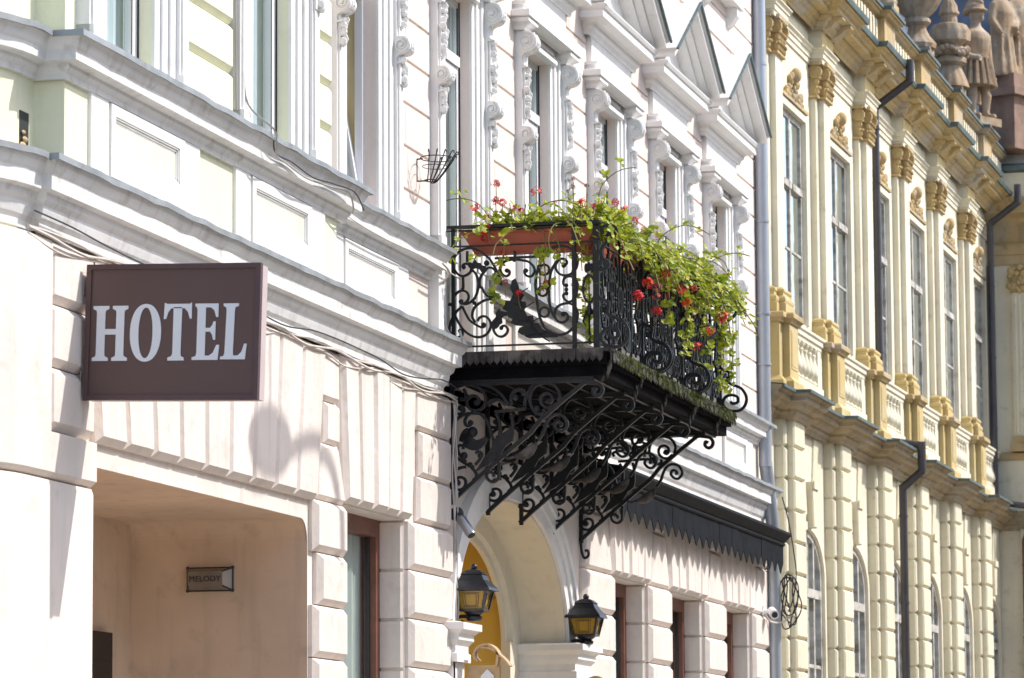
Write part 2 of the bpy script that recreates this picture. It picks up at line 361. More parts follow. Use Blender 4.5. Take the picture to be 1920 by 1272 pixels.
rr = 0.14                                   # rounded upper corners of the niche
for sx, xc in ((1, NX0), (-1, NX1)):
    arc = [(xc + sx * (rr - rr * sin(i * pi / 16)), NZ - rr + rr * cos(i * pi / 16)) for i in range(9)]
    g.prism([(xc, NZ)] + arc[::-1] if sx > 0 else [(xc, NZ)] + arc, 'y', 0.0, 0.012)
g.build('ground_wall', 'plaster_pink_ground', hotel)
arcp = [(19.0 - sin(radians(t)), 1.0 - cos(radians(t))) for t in range(75, -1, -5)]
MB().sweep(arcp[:-1] + [(19.0, 0.0), (19.25, 0.0)], [(0.0, 0.0), (0.0, 10.8)], cap=False).build('corner_wall', 'plaster_lime', hotel, True)
MB().sweep([(x, y) for x, y in arcp[:-1]] + [(19.0, 0.0), (20.0, 0.0), (20.065, .03)], [(0.0, 0.0), (0.06, 0.0), (0.06, 3.33), (0.05, 3.36), (0.0, 3.365)]).build('corner_pier', 'plaster_pink_ground', hotel, True)
MB().sweep([(x, y) for x, y in arcp[:-1]] + [(19.0, 0.0), (20.0, 0.0), (20.065, .03)], [(0.0, 3.366), (0.05, 3.375), (0.078, 3.40), (0.078, 3.612), (0.0, 3.612)]).build('corner_pier', 'plaster_pink_ground', hotel, True)
MB().sweep([(x, y) for x, y in arcp[:-1]] + [(19.0, 0.0), (19.31, 0.0)], [(0.0, 3.612), (0.078, 3.612), (0.078, 4.60), (0.07, 4.63), (0.0, 4.63)]).build('corner_pier', 'plaster_pink_ground', hotel, True)
up = MB().wall(XA - .24, XU, Z_LOW - 0.4, 10.8, 0.0, [(c - .40, c + .40, 5.0 if abs(c - 28.17) < .01 else Z_UP, 7.80) for c in WC[2:]])
for c in WC[2:]: up.reveal(c - .40, c + .40, 5.0 if abs(c - 28.17) < .01 else Z_UP, 7.80, 0.0, 0.14)
up.build('upper_wall', 'plaster_pink', hotel)
av = MB().wall(XL + .02, XA, Z_LOW - 0.05, Z_UP, -AV, []); XQ = 24.12
av.wall(XL + .02, XQ, Z_UP, 10.8, -AV, [(c - .40, c + .40, Z_UP, 7.80) for c in WC[:2]])
for c in WC[:2]: av.reveal(c - .40, c + .40, Z_UP, 7.80, -AV, -AV + 0.14)
av.quad((XA, -AV, Z_LOW - .05), (XA, 0.0, Z_LOW - .05), (XA, 0.0, Z_UP), (XA, -AV, Z_UP)); av.quad((XQ, -AV, Z_UP), (XQ, 0.0, Z_UP), (XQ, 0.0, 10.8), (XQ, -AV, 10.8)); av.quad((XQ, -AV, Z_UP), (XA, -AV, Z_UP), (XA, 0, Z_UP), (XQ, 0, Z_UP)); av.quad((XL + .02, -AV, Z_LOW - .05), (XL + .02, 0.3, Z_LOW - .05), (XL + .02, 0.3, 10.8), (XL + .02, -AV, 10.8))
av.build('forward_bay_wall', 'plaster_lime', hotel)
# shell behind the front
sh = MB()
sh.quad((18.0, 9, 0), (XR, 9, 0), (XR, 9, 10.8), (18.0, 9, 10.8)); sh.quad((18.0, 1.0, 0), (18.0, 9, 0), (18.0, 9, 10.8), (18.0, 1.0, 10.8))
sh.quad((XR, 0.002, 0), (XR, 9, 0), (XR, 9, 4.75), (XR, 0.002, 4.75)); sh.quad((XU, 0.002, 4.6), (XU, 9, 4.6), (XU, 9, 10.8), (XU, 0.002, 10.8)); sh.quad((18.0, 9, 10.8), (XU, 9, 10.8), (XU, -0.17, 10.8), (18.0, -0.17, 10.8))
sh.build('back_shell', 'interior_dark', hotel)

# --- cornices
LOWP = [(0, 4.66), (.015, 4.66), (.015, 4.70), (.035, 4.725), (.05, 4.77), (.05, 4.79), (.075, 4.815), (.085, 4.85), (.125, 4.86), (.125, 4.945), (.14, 4.96), (.155, 4.99), (.165, 5.02), (.165, 5.03), (0, 5.05)]
UPP = [(0, 5.475), (.025, 5.475), (.025, 5.505), (.05, 5.53), (.05, 5.55), (.11, 5.56), (.11, 5.615), (.125, 5.63), (.14, 5.665), (.155, 5.685), (.155, 5.70), (0, 5.715)]
def with_flashing(name, path, prof, over=.012):
    c = MB().sweep(path, prof).build(name, 'cornice_white', hotel)
    z = prof[-2][1]; o = prof[-2][0] + over
    fine = [path[0]]
    for a, b in zip(path[:-1], path[1:]):
        n_ = max(1, int(math.hypot(b[0] - a[0], b[1] - a[1]) / .22)); fine += [(a[0] + (b[0] - a[0]) * i / n_, a[1] + (b[1] - a[1]) * i / n_) for i in range(1, n_ + 1)]
    fl_ = MB().sweep(fine, [(0, z + .004), (o, z - .006 + .003), (o + .004, z - .022), (o + .010, z - .022), (o + .008, z + .012), (0, z + .036)])
    wob = lambda t: .002 * sin(t * 3.7) + .003 * sin(t * 9.1 + 1) + .004 * sin(t * 17.3 + 2)
    fl_.v = [(q[0], q[1] + (.5 * wob(q[0] + 7) if i % 6 in (1, 2, 3, 4) else 0), q[2] + (wob(q[0]) if i % 6 in (1, 2, 3, 4) else 0)) for i, q in enumerate(fl_.v)]
    fl_.build('flashing', 'zinc', c)
    return c
low_path = [(x, y) for x, y in arcp[:-1]] + [(19.0, 0.0), (XL - .05, 0.0), (XL - .05, -.05), (27.50, -.05), (27.50, 0.1)]
with_flashing('lower_cornice', low_path, LOWP)
with_flashing('lower_cornice', [(32.62, .1), (32.62, 0), (41.3, 0), (41.3, .1)], LOWP)
with_flashing('upper_cornice', [(x, y) for x, y in arcp[:-1]] + [(19.0, 0.0), (XL, 0.0), (XL, -AV), (XA + .12, -AV), (XA + .12, 0.05)], UPP)
with_flashing('upper_cornice', [(XA + .14, 0), (27.33, 0), (27.33, .1)], UPP)
with_flashing('upper_cornice', [(29.02, .1), (29.02, 0), (XU, 0), (XU, .1)], UPP)

# --- frieze between the ledges: strips and framed panels
def strip(x0, x1, y, m='trim_white', z0=5.03, z1=5.475, d=.022):
    MB().cbox(x0, x1, y - d, y, z0, z1, .004).build('pilaster_strip', m, hotel)
def framed(x0, x1, y, field):
    p = MB()
    z0, z1, b = 5.06, 5.465, .055
    for (a, b2, c, d) in ((x0, x1, z0, z0 + .14), (x0, x1, z1 - .06, z1), (x0, x0 + .07, z0 + .14, z1 - .06), (x1 - .09, x1, z0 + .14, z1 - .06)): p.box(a, b2, y - .030, y, c, d)
    fr = p.build('frieze_panel', 'trim_white', hotel)
    q = MB(); X0, X1, Z0, Z1 = x0 + .07, x1 - .09, z0 + .14, z1 - .06
    for k, (i, dd) in enumerate(((0, .024), (.012, .016), (.022, .010))):
        for (a, b2, c, d) in ((X0 + i, X1 - i, Z0 + i, Z0 + i + .01), (X0 + i, X1 - i, Z1 - i - .01, Z1 - i), (X0 + i, X0 + i + .01, Z0 + i, Z1 - i), (X1 - i - .01, X1 - i, Z0 + i, Z1 - i)): q.box(a, b2, y - dd, y - .001, c, d)
    q.build('panel_moulding', 'trim_white', fr)
    MB().box(X0 + .03, X1 - .03, y - .008, y - .0005, Z0 + .03, Z1 - .03).build('panel_field', field, fr)
yv = -AV
strip(19.58, 19.86, yv); framed(19.88, 21.14, yv, 'plaster_lime'); strip(21.16, 21.44, yv)
strip(22.13, 22.42, yv); framed(22.44, 23.70, yv, 'plaster_lime'); strip(23.72, 24.02, yv)
framed(25.05, 26.40, 0, 'plaster_pink'); strip(24.47, 25.03, 0); strip(26.42, 26.70, 0)
framed(33.6, 34.9, 0, 'plaster_pink'); framed(36.2, 37.5, 0, 'plaster_pink'); framed(38.9, 40.2, 0, 'plaster_pink'); strip(40.25, 40.55, 0); strip(37.55, 37.85, 0); strip(34.95, 35.25, 0)
vh = MB().box(19.00, 19.13, -.004, .05, 5.085, 5.285).build('vent_shade_box', 'rubber', hotel)  # no opening here: a dark box on the wall paints the shade inside the vent
for q in ((19.02, 5.10, .022), (19.05, 5.135, .02), (19.03, 5.17, .014)): MB().sphere((q[0], -.014, q[1]), q[2], 8, 6, (1.6, .6, .8)).build('rubble', 'wood_tan', vh, True)

# --- ashlar blocks of the upper wall (grooved joints), quoins of the forward bay
def vis_top(x): return min(10.7, 1.6 + (x + 1.0) * 0.2115 + .45)
for k in range(2, 8):
    x0 = WC[k] + .845; x1 = WC[k] + 2.65 - .845 if k < 7 else XU - .02
    z = 5.73; row = 0
    while z < vis_top(x0):
        h = .315; cut = x0 + (x1 - x0) * (.36 if row % 2 else .30)
        spans = [(x0, cut - .003), (cut + .003, x1)] if row % 3 else [(x0, x1)]
        for a, b in spans:
            if k < 7 or True: MB().cbox(a, b, -.016, 0, z + .007, z + h - .007, .006).build('ashlar_block', 'plaster_pink', hotel)
        z += h; row += 1
# wall field above the pediments
for k in range(5, 8):
    x0 = WC[k] - .85; x1 = WC[k] + .84
    z = 5.73 + .315 * 12
    while z < vis_top(x0):
        MB().cbox(x0 + .003, x1 - .003, -.016, 0, z + .007, z + .308, .006).build('ashlar_block', 'plaster_pink', hotel); z += .315
for x0, x1 in ((WC[0] + .85, WC[1] - .85), (WC[1] + .85, XQ)):
    z = 5.73
    while z < vis_top(x0):
        MB().cbox(x0, x1, -AV - .045, -AV, z, z + .292, .034).build('quoin_block', 'plaster_lime', hotel); z += .295
# --- ground floor rustication
def blocks(x0, x1, z0, z1, h, pr=.066, c=.040, jitter=0.0, ends=None):
    z = z1
    k = 0
    while z - h > z0 - .02:
        e = (0, 0) if ends is None else ends[k % len(ends)]
        MB().cbox(x0 - e[0], x1 + e[1], -pr, 0, z - h + .004, z - .004, c).build('rusticated_block', 'plaster_pink_ground', hotel); z -= h; k += 1
def fan(xa, xb, zb, zt, n, spread, pr=.066, c=.036, key=None):
    """flat arch of splayed voussoirs over an opening"""
    w = (xb - xa) / n; xc = (xa + xb) / 2
    for i in range(n):
        a, b = xa + i * w, xa + (i + 1) * w; ta, tb = xc + (a - xc) * spread, xc + (b - xc) * spread
        MB().cprism([(a + .003, zb), (b - .003, zb), (tb - .003, zt), (ta + .003, zt)], -pr - (0.012 if key == i else 0), 0, c).build('voussoir', 'plaster_pink_ground', hotel)
blocks(19.34, 20.04, 3.62, 4.65, .34, ends=[(0, .0), (0, .06), (0, 0)])
fan(20.12, 24.30, 3.63, 4.655, 9, 1.09)
# lintel beam below the voussoirs, jamb blocks
blocks(24.27, 25.0, 0.2, 3.64, .345, ends=[(0, 0), (-.10, 0), (0, 0)])
MB().cprism([(24.33, 3.645), (24.99, 3.645), (24.84, 4.02), (24.46, 4.02)], -.05, 0, .028).build('rusticated_block', 'plaster_pink_ground', hotel)
MB().cbox(24.54, 24.86, -.05, 0, 4.028, 4.30, .028).build('rusticated_block', 'plaster_pink_ground', hotel)
MB().cbox(24.42, 24.85, -.05, 0, 4.31, 4.655, .028).build('rusticated_block', 'plaster_pink_ground', hotel)
fan(25.0, 26.66, 3.67, 4.655, 5, 1.12, key=2)
blocks(26.64, 27.80, 0.2, 3.66, .345)
for z0, z1, x0 in ((3.67, 4.0, 26.80), (4.0, 4.33, 26.86), (4.33, 4.655, 26.72)):
    MB().cbox(x0 + .08, 27.80, -.05, 0, z0 + .004, z1 - .004, .028).build('rusticated_block', 'plaster_pink_ground', hotel)
blocks(32.25, 33.43, 0.2, 3.66, .355); blocks(34.98, 35.95, 0.2, 3.66, .355); blocks(37.72, 38.72, 0.2, 3.66, .355); blocks(40.33, 41.5, 0.2, 3.66, .355)
for a, b in ((33.40, 34.99), (35.92, 37.74), (38.70, 40.34)):
    fan(a, b, 3.67, 4.655, 5, 1.16, key=2)
for a, b in ((32.25, 33.36), (35.03, 35.88), (37.78, 38.66), (40.38, 41.5)):
    zc = 4.16; m_ = (a + b) / 2
    MB().cprism([(a, 3.67), (b, 3.67), (b - .16, zc), (a + .16, zc)], -.05, 0, .026).build('rusticated_block', 'plaster_pink_ground', hotel)
    MB().cbox(a + .2, b - .2, -.05, 0, zc + .008, 4.655, .026).build('rusticated_block', 'plaster_pink_ground', hotel)
# chamfered jamb stones inside the window reveals
for (a, b, c, d) in GW:
    z = 3.655
    while z > 0.9:
        MB().prism([(b + .004, .0), (b - .022, .02), (b - .022, .20), (b + .004, .22)], 'z', z - .335, z - .01).build('jamb_stone', 'plaster_pink_ground', hotel); z -= .35

# --- entrance niche
ni = MB(); NY = 1.2; f = .14
ni.quad((NX1, 0.002, 0), (NX1, NY, 0), (NX1, NY, NZ - f), (NX1, 0.002, NZ - f)); ni.quad((NX0, 0.002, 0), (NX0, NY, 0), (NX0, NY, NZ), (NX0, 0.002, NZ))
ni.quad((NX0, 0.002, NZ), (NX1 - f, 0.002, NZ), (NX1 - f, NY, NZ), (NX0, NY, NZ))
pr_ = [(NX1 - f + f * sin(i * pi / 16), NZ - f + f * cos(i * pi / 16)) for i in range(9)]
for i in range(8): ni.quad((pr_[i][0], 0.002, pr_[i][1]), (pr_[i + 1][0], 0.002, pr_[i + 1][1]), (pr_[i + 1][0], NY, pr_[i + 1][1]), (pr_[i][0], NY, pr_[i][1]))
_bw = [(NX0, NY, 0), (NX1, NY, 0)] + [(q[0], NY, q[1]) for q in pr_[::-1]] + [(NX0, NY, NZ)]
ni.add(_bw, [tuple(range(len(_bw)))])
ni.build('entrance_niche', 'niche_plaster', hotel)
dr = MB().box(22.75, 23.74, 1.15, 1.197, 0, 2.76).build('door', 'door_black', hotel)
for z0 in (0.3, 1.1, 1.9):
    for x0 in (22.83, 23.28): MB().cbox(x0, x0 + .38, 1.135, 1.15, z0, z0 + .68, .01).build('door_panel', 'door_black', dr)

# --- ground floor windows
for i, (a, b, c, d) in enumerate(GW):
    fw = .12; y0, y1 = .17, .26; fr = MB()
    for q in ((a, a + fw, c, d), (b - fw, b, c, d), (a + fw, b - fw, d - fw, d), (a + fw, b - fw, c, c + fw)): fr.box(q[0], q[1], y0, y1, q[2], q[3])
    fo = fr.build('shop_window', 'frame_brown', hotel)
    MB().quad((a + fw, .23, c + fw), (b - fw, .23, c + fw), (b - fw, .23, d - fw), (a + fw, .23, d - fw)).build('pane', 'glass', fo)
    for q in ((a + fw, a + fw + .02, c + fw, d - fw), (b - fw - .02, b - fw, c + fw, d - fw)): MB().box(q[0], q[1], .215, .245, q[2], q[3]).build('bead', 'rubber', fo)
    cu = MB(); n = 30
    for k in range(n):
        xa, xb = a + (b - a) * k / n, a + (b - a) * (k + 1) / n; f_ = lambda t: .30 + .02 * sin(t * 26) + .012 * sin(t * 61)
        cu.quad((xa, f_(xa), c), (xb, f_(xb), c), (xb, f_(xb), d), (xa, f_(xa), d))
    cu.build('curtain', 'curtain', fo, True)
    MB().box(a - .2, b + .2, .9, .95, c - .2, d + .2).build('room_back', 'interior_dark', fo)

# --- portal
po = MB()
for i in range(N):
    t0, t1 = pi * i / N, pi * (i + 1) / N
    A = lambda t, w, h, y: (AC - w * cos(t), y, AZ + h * sin(t))
    po.quad(A(t0, AW, AH, 0.0), A(t1, AW, AH, 0.0), A(t1, AW, AH, .38), A(t0, AW, AH, .38))
for x in (AC - AW, AC + AW): po.quad((x, 0, 0), (x, .38, 0), (x, .38, AZ), (x, 0, AZ))
po.build('arch_soffit', 'cream', hotel)
ir = MB(); iw, ih = 1.46, .80
for i in range(N):
    t0, t1 = pi * i / N, pi * (i + 1) / N
    ir.quad(A(t0, AW, AH, .38), A(t1, AW, AH, .38), A(t1, iw + .10, ih + .07, .38), A(t0, iw + .10, ih + .07, .38))
    ir.quad(A(t0, iw + .10, ih + .07, .38), A(t1, iw + .10, ih + .07, .38), A(t1, iw + .08, ih + .055, .42), A(t0, iw + .08, ih + .055, .42))
    ir.quad(A(t0, iw + .08, ih + .055, .42), A(t1, iw + .08, ih + .055, .42), A(t1, iw, ih, .42), A(t0, iw, ih, .42))
    ir.quad(A(t0, iw, ih, .42), A(t1, iw, ih, .42), A(t1, iw, ih, .46), A(t0, iw, ih, .46))
for sx in (-1, 1):
    x0, x1 = AC + sx * AW, AC + sx * iw
    ir.quad((x0, .38, 0), (x1, .38, 0), (x1, .38, AZ), (x0, .38, AZ)); ir.quad((x1, .38, 0), (x1, .46, 0), (x1, .46, AZ), (x1, .38, AZ))
ir.build('inner_arch', 'cream', hotel)
mo = MB()                                   # archivolt mouldings on the front
for w0, w1, d in ((AW + .02, AW + .14, .03), (AW + .14, AW + .24, .05), (AW + .24, AW + .30, .07)):
    pts = [(AC - (w0 + w1) / 2 * cos(pi * i / 36), -d / 2, AZ + (AH + (w0 + w1) / 2 - AW) * sin(pi * i / 36)) for i in range(37)]
    mo.tube(pts, d / 2, 4, r2=(w1 - w0) / 2, ref=(0, 1, 0))
    for sx in (-1, 1):
        xa, xb = sorted((AC + sx * w0, AC + sx * w1)); mo.box(xa, xb, -d, 0, 0, AZ - .13)
mo.build('archivolt', 'trim_white', hotel)
ve = MB(); X0, X1, Y1, ZT = 28.25, 31.45, 2.2, 3.55
ve.quad((X0, .47, 0), (X0, Y1, 0), (X0, Y1, 4.2), (X0, .47, 4.2)); ve.quad((X1, .47, 0), (X1, Y1, 0), (X1, Y1, 4.2), (X1, .47, 4.2))
ve.quad((X0, Y1, 0), (X1, Y1, 0), (X1, Y1, 4.2), (X0, Y1, 4.2)); ve.quad((X0, .63, 4.2), (X1, .63, 4.2), (X1, Y1, 4.2), (X0, Y1, 4.2))
ve.build('vestibule', 'vestibule_yellow', hotel)
MB().box(X1 - .03, X1 - .004, .48, Y1, 3.32, 3.36).build('picture_rail', 'vestibule_yellow', hotel)
MB().quad((28.0, -.4, .13), (31.8, -.4, .13), (31.8, 4, .13), (28.0, 4, .13)).build('threshold', 'paving', hotel)
IMP = [(0, 2.70), (.03, 2.70), (.03, 2.76), (.015, 2.77), (.015, 2.82), (.05, 2.86), (.05, 2.90), (.085, 2.93), (.10, 2.935), (.10, 2.985), (0, 3.0)]
MB().sweep([(27.72, .0), (27.72, -.08), (AC - AW + .04, -.08), (AC - AW + .04, .38)], IMP).build('impost', 'trim_white', hotel)
MB().sweep([(AC + AW - .04, .38), (AC + AW - .04, -.08), (32.24, -.08), (32.24, 0)], IMP).build('impost', 'trim_white', hotel)
MB().box(27.74, AC - AW + .03, -.07, 0, 0, 2.70).build('portal_pilaster', 'trim_white', hotel)
MB().box(AC + AW - .03, 32.22, -.07, 0, 0, 2.70).build('portal_pilaster', 'trim_white', hotel)

# --- upper windows: one set of meshes, shared
def console_mesh(zc, r, drop, o0):
    """S-shaped console: profile in (out, z), width .15, with a spiral on its cheek"""
    pts = spiral(o0 + .07, zc, r, r, radians(190), -.0, 1)[:1]
    out = [(0.0, zc + r)]
    out += [(o0 + .05 + r * cos(a), zc + r * sin(a)) for a in [radians(d) for d in range(90, -100, -15)]]
    out += [(o0 + .03, zc - r * 1.15), (o0 + .005, zc - r * 1.6), (o0 + .0, zc - r * 1.6 - drop * .4), (o0 + .03, zc - r * 1.6 - drop * .75), (o0 + .06, zc - r * 1.6 - drop), (0.0, zc - r * 1.6 - drop - .02)]
    return [(-a, b) for a, b in out]
def window_set():
    S = {}
    s = MB()
    for sx in (-1, 1):
        for a, b, d in ((.40, .49, .020), (.493, .585, .036), (.588, .68, .052)):
            x0, x1 = sorted((sx * a, sx * b)); s.box(x0, x1, -d, 0, Z_UP, 7.80 + (a - .40))
            s.box(x0, x1, -d - .008, 0, Z_UP, Z_UP + .05)
    for a, b, d in ((0, .09, .020), (.093, .185, .036), (.188, .27, .052)): s.box(-.40 - a, .40 + a, -d - .001, 0, 7.80 + a, 7.80 + b)
    s.box(-.44, .44, -.075, -.02, 7.80, 7.835)
    S['surround'] = s.mesh('window_surround', 'trim_white')
    s = MB()
    for a, b, d in ((.682, .83, .075), (.705, .805, .088)): s.box(a, b, -d, 0, Z_UP, 7.93)
    s.box(.682, .83, -.10, 0, Z_UP, Z_UP + .10)
    S['pilaster'] = s.mesh('pilaster', 'trim_white')
    def cons(zc, r, drop, o0):
        c = MB(); pr = console_mesh(zc, r, drop, o0); c.prism(pr, 'x', .683, .829)
        c.prism([(p[0] - .006, p[1]) for p in pr], 'x', .72, .735); c.prism([(p[0] - .006, p[1]) for p in pr], 'x', .777, .792)
        for x in (.678, .834):
            sp = spiral(-(o0 + .05), zc, r * .92, r * .15, radians(100), 1.9, 34)
            c.tube([(x, p[0], p[1]) for p in sp], .008, 5)
            c.disc((x, -(o0 + .05), zc), (1, 0, 0), r * .2, .02, 10)
        for i in range(7):
            a = radians(80 - 22 * i); c.sphere((.756, -(o0 + .05 + r * cos(a)), zc + r * sin(a)), .012, 6, 4)
        return c
    S['console'] = cons(7.765, .085, .075, .062).mesh('console', 'trim_white', True)
    S['scroll'] = cons(7.01, .064, .025, .058).mesh('scroll', 'trim_white', True)
    random.seed(3)
    def carve(z0, z1, n):
        c = MB(); c.box(.70, .81, -.095, -.08, z0, z1)
        for i in range(n):
            z = z0 + (z1 - z0) * (i + .5) / n; x = .755 + random.uniform(-.03, .03)
            for q in range(5): c.sphere((x + random.uniform(-.03, .03), -.105, z + random.uniform(-.015, .015)), random.uniform(.009, .019), 6, 4, (1, 1.8, 1.5))
        return c.mesh('leaf_carving', 'trim_white', True)
    S['carving'] = carve(7.15, 7.56, 10); S['drop'] = carve(6.73, 6.92, 5)
    s = MB(); s.sweep([(.665, .0), (.665, -.08), (.847, -.08), (.847, 0)], [(0, 7.855), (.02, 7.855), (.03, 7.89), (.065, 7.91), (.075, 7.915), (.075, 7.945), (0, 7.95)])
    S['cap'] = s.mesh('console_cap', 'trim_white')
    s = MB(); P = lambda x: [(-x, .0), (-x, -.055), (x, -.055), (x, 0)]
    s.sweep(P(.84), [(0, 7.93), (.02, 7.94), (.115, 7.955), (.115, 8.005), (.10, 8.01), (.06, 8.015), (.06, 8.03), (.045, 8.035), (.045, 8.055), (.065, 8.06), (.075, 8.085), (.0, 8.09)])
    S['lintel'] = s.mesh('lintel_moulding', 'trim_white')
    s = MB(); s.box(-.82, .82, -.06, 0, 8.085, 8.35)
    S['frieze'] = s.mesh('frieze', 'trim_white')
    s = MB(); s.sweep(P(.93), [(0, 8.32), (.02, 8.32), (.03, 8.36), (.055, 8.38), (.06, 8.41), (.085, 8.425), (.17, 8.44), (.17, 8.50), (.185, 8.51), (.20, 8.54), (.20, 8.55), (0, 8.565)])
    S['cornice'] = s.mesh('pediment_cornice', 'trim_white')
    s = MB(); s.prism([(-1.0, 8.55), (1.0, 8.55), (0, 9.06)], 'y', -.05, -.002)
    S['tympanum'] = s.mesh('tympanum', 'trim_white')
    def rake(sx):
        r = MB(); k = .565
        for o, t0, t1, xe in ((.16, -.01, .03, 1.07), (.235, .03, .06, 1.10), (.335, .06, .125, 1.13), (.355, .125, .15, 1.15)):
            r.prism([(sx * xe, 8.545 + t0 - (xe - 1.07) * k), (0, 8.545 + 1.07 * k + t0), (0, 8.545 + 1.07 * k + t1), (sx * xe, 8.545 + t1 - (xe - 1.07) * k)], 'y', -o, -.001)
        return r
    for n_, sx in (('rake', -1), ('rake_r', 1)): S[n_] = rake(sx).mesh('raking_cornice', 'trim_white')
    def fl(sx):
        r = MB(); k = .565; t0, t1, xe, o = .152, .162, 1.17, .37
        return r.prism([(sx * xe, 8.545 + t0 - (xe - 1.07) * k), (0, 8.545 + 1.07 * k + t0), (0, 8.545 + 1.07 * k + t1), (sx * xe, 8.545 + t1 - (xe - 1.07) * k)], 'y', -o, -.001)
    for n_, sx in (('fl', -1), ('fl_r', 1)): S[n_] = fl(sx).mesh('roof_sheet', 'roof_metal')
    def ed(sx):
        k = .565; return MB().tube([(sx * 1.175, -.371, 8.545 + .152 - .105 * k), (0, -.371, 8.545 + 1.07 * k + .157)], .011, 4)
    for n_, sx in (('ed', -1), ('ed_r', 1)): S[n_] = ed(sx).mesh('flashing', 'flashing_green')
    random.seed(11)
    s = MB()
    for i in range(110):                    # bird spikes along both slopes
        x = random.uniform(-1.08, 1.08); y = random.uniform(-.27, -.03); z = 8.545 + (1.07 - abs(x)) * .565 + .16; y = random.uniform(-.35, -.03)
        s.tube([(x, y, z), (x + random.uniform(-.03, .03), y + random.uniform(-.03, .03), z + random.uniform(.06, .11))], .0012, 3, cap=False)
    S['spikes'] = s.mesh('bird_spikes', 'steel')
    # sash window: outer frame, transom, casement
    s = MB(); y0, y1 = .085, .14
    for q in ((-.40, -.345, Z_UP, 7.80), (.345, .40, Z_UP, 7.80), (-.345, .345, 7.745, 7.80), (-.345, .345, Z_UP, Z_UP + .05)): s.box(q[0], q[1], y0, y1, q[2], q[3])
    s.box(-.345, .345, .06, y1, 7.28, 7.36)
    S['frame'] = s.mesh('window_frame', 'pvc_white')
    s = MB()
    for q in ((-.345, -.285, 5.765, 7.275), (.285, .345, 5.765, 7.275), (-.285, .285, 7.215, 7.275), (-.285, .285, 5.765, 5.825)): s.box(q[0], q[1], .078, .13, q[2], q[3])
    S['casement'] = s.mesh('casement', 'pvc_white')
    s = MB()
    for q in ((-.29, -.275, 5.82, 7.22), (.275, .29, 5.82, 7.22), (-.275, .275, 7.205, 7.22), (.335, .3445, 7.365, 7.745), (-.3445, -.335, 7.365, 7.745)): s.box(q[0], q[1], .0745, .0765 if q[3] < 7.3 else .085, q[2], q[3])
    s.box(.397, .4, .074, .0845, Z_UP, 7.80)
    S['gasket'] = s.mesh('gasket', 'rubber')
    S['pane'] = MB().quad((-.285, .098, 5.825), (.285, .098, 5.825), (.285, .098, 7.215), (-.285, .098, 7.215)).mesh('pane', 'glass'); S['toppane'] = MB().quad((-.345, .098, 7.36), (.345, .098, 7.36), (.345, .098, 7.745), (-.345, .098, 7.745)).mesh('pane', 'glass')
    s = MB(); n = 40
    f_ = lambda t: .150 + .012 * sin(t * 31) + .006 * sin(t * 77)
    for k in range(n):
        xa, xb = -.45 + .9 * k / n, -.45 + .9 * (k + 1) / n
        s.quad((xa, f_(xa), 5.6), (xb, f_(xb), 5.6), (xb, f_(xb), 7.85), (xa, f_(xa), 7.85))
    S['curtain'] = s.mesh('curtain', 'curtain', True)
    S['room'] = MB().box(-.7, .412, .9, .95, 5.5, 8.0).add([(-.7, .15, 7.95), (.9, .15, 7.95), (.9, .9, 7.95), (-.7, .9, 7.95)], [(0, 1, 2, 3)]).add([(.412, .142, 5.5), (.412, .9, 5.5), (.412, .9, 8), (.412, .142, 8)], [(0, 1, 2, 3)]).mesh('room_lining', 'interior_cream')
    return S
WS = window_set()
for k, c in enumerate(WC):
    yb = -AV if k < 2 else 0.0
    w = inst('window', WS['surround'], hotel, (c - HX, yb, 0))
    for nm, key in (('window_frame', 'frame'), ('pane', 'toppane'), ('room_lining', 'room')): inst(nm, WS[key], w)
    if k != 2:
        for nm, key in (('casement', 'casement'), ('gasket', 'gasket'), ('pane', 'pane'), ('curtain', 'curtain')): inst(nm, WS[key], w)
    else:                                   # the tilted-in sash
        pv = Vector((0, .10, 5.77)); ang = radians(-9.5)
        for nm, key in (('casement', 'casement'), ('pane', 'pane')):
            o = inst(nm, WS[key], w); mt = Matrix.Translation(pv) @ Matrix.Rotation(ang, 4, 'X') @ Matrix.Translation(-pv); o.matrix_local = mt
    for sx in (1, -1):
        for nm, key in (('pilaster', 'pilaster'), ('console', 'console'), ('scroll', 'scroll'), ('leaf_carving', 'carving'), ('leaf_carving', 'drop'), ('console_cap', 'cap')):
            inst(nm, WS[key], w, (0 if sx > 0 else -1.512, 0, 0) if False else (0, 0, 0), (0, 0, 0), (sx, 1, 1))
    p = inst('pediment', WS['cornice'], hotel, (c - HX, yb, 0))
    for nm, key in (('lintel_moulding', 'lintel'), ('frieze', 'frieze'), ('tympanum', 'tympanum'), ('raking_cornice', 'rake'), ('raking_cornice', 'rake_r'), ('roof_sheet', 'fl'), ('roof_sheet', 'fl_r'), ('flashing', 'ed'), ('flashing', 'ed_r')): inst(nm, WS[key], p)
    inst('bird_spikes', WS['spikes'], p)['kind'] = 'stuff'
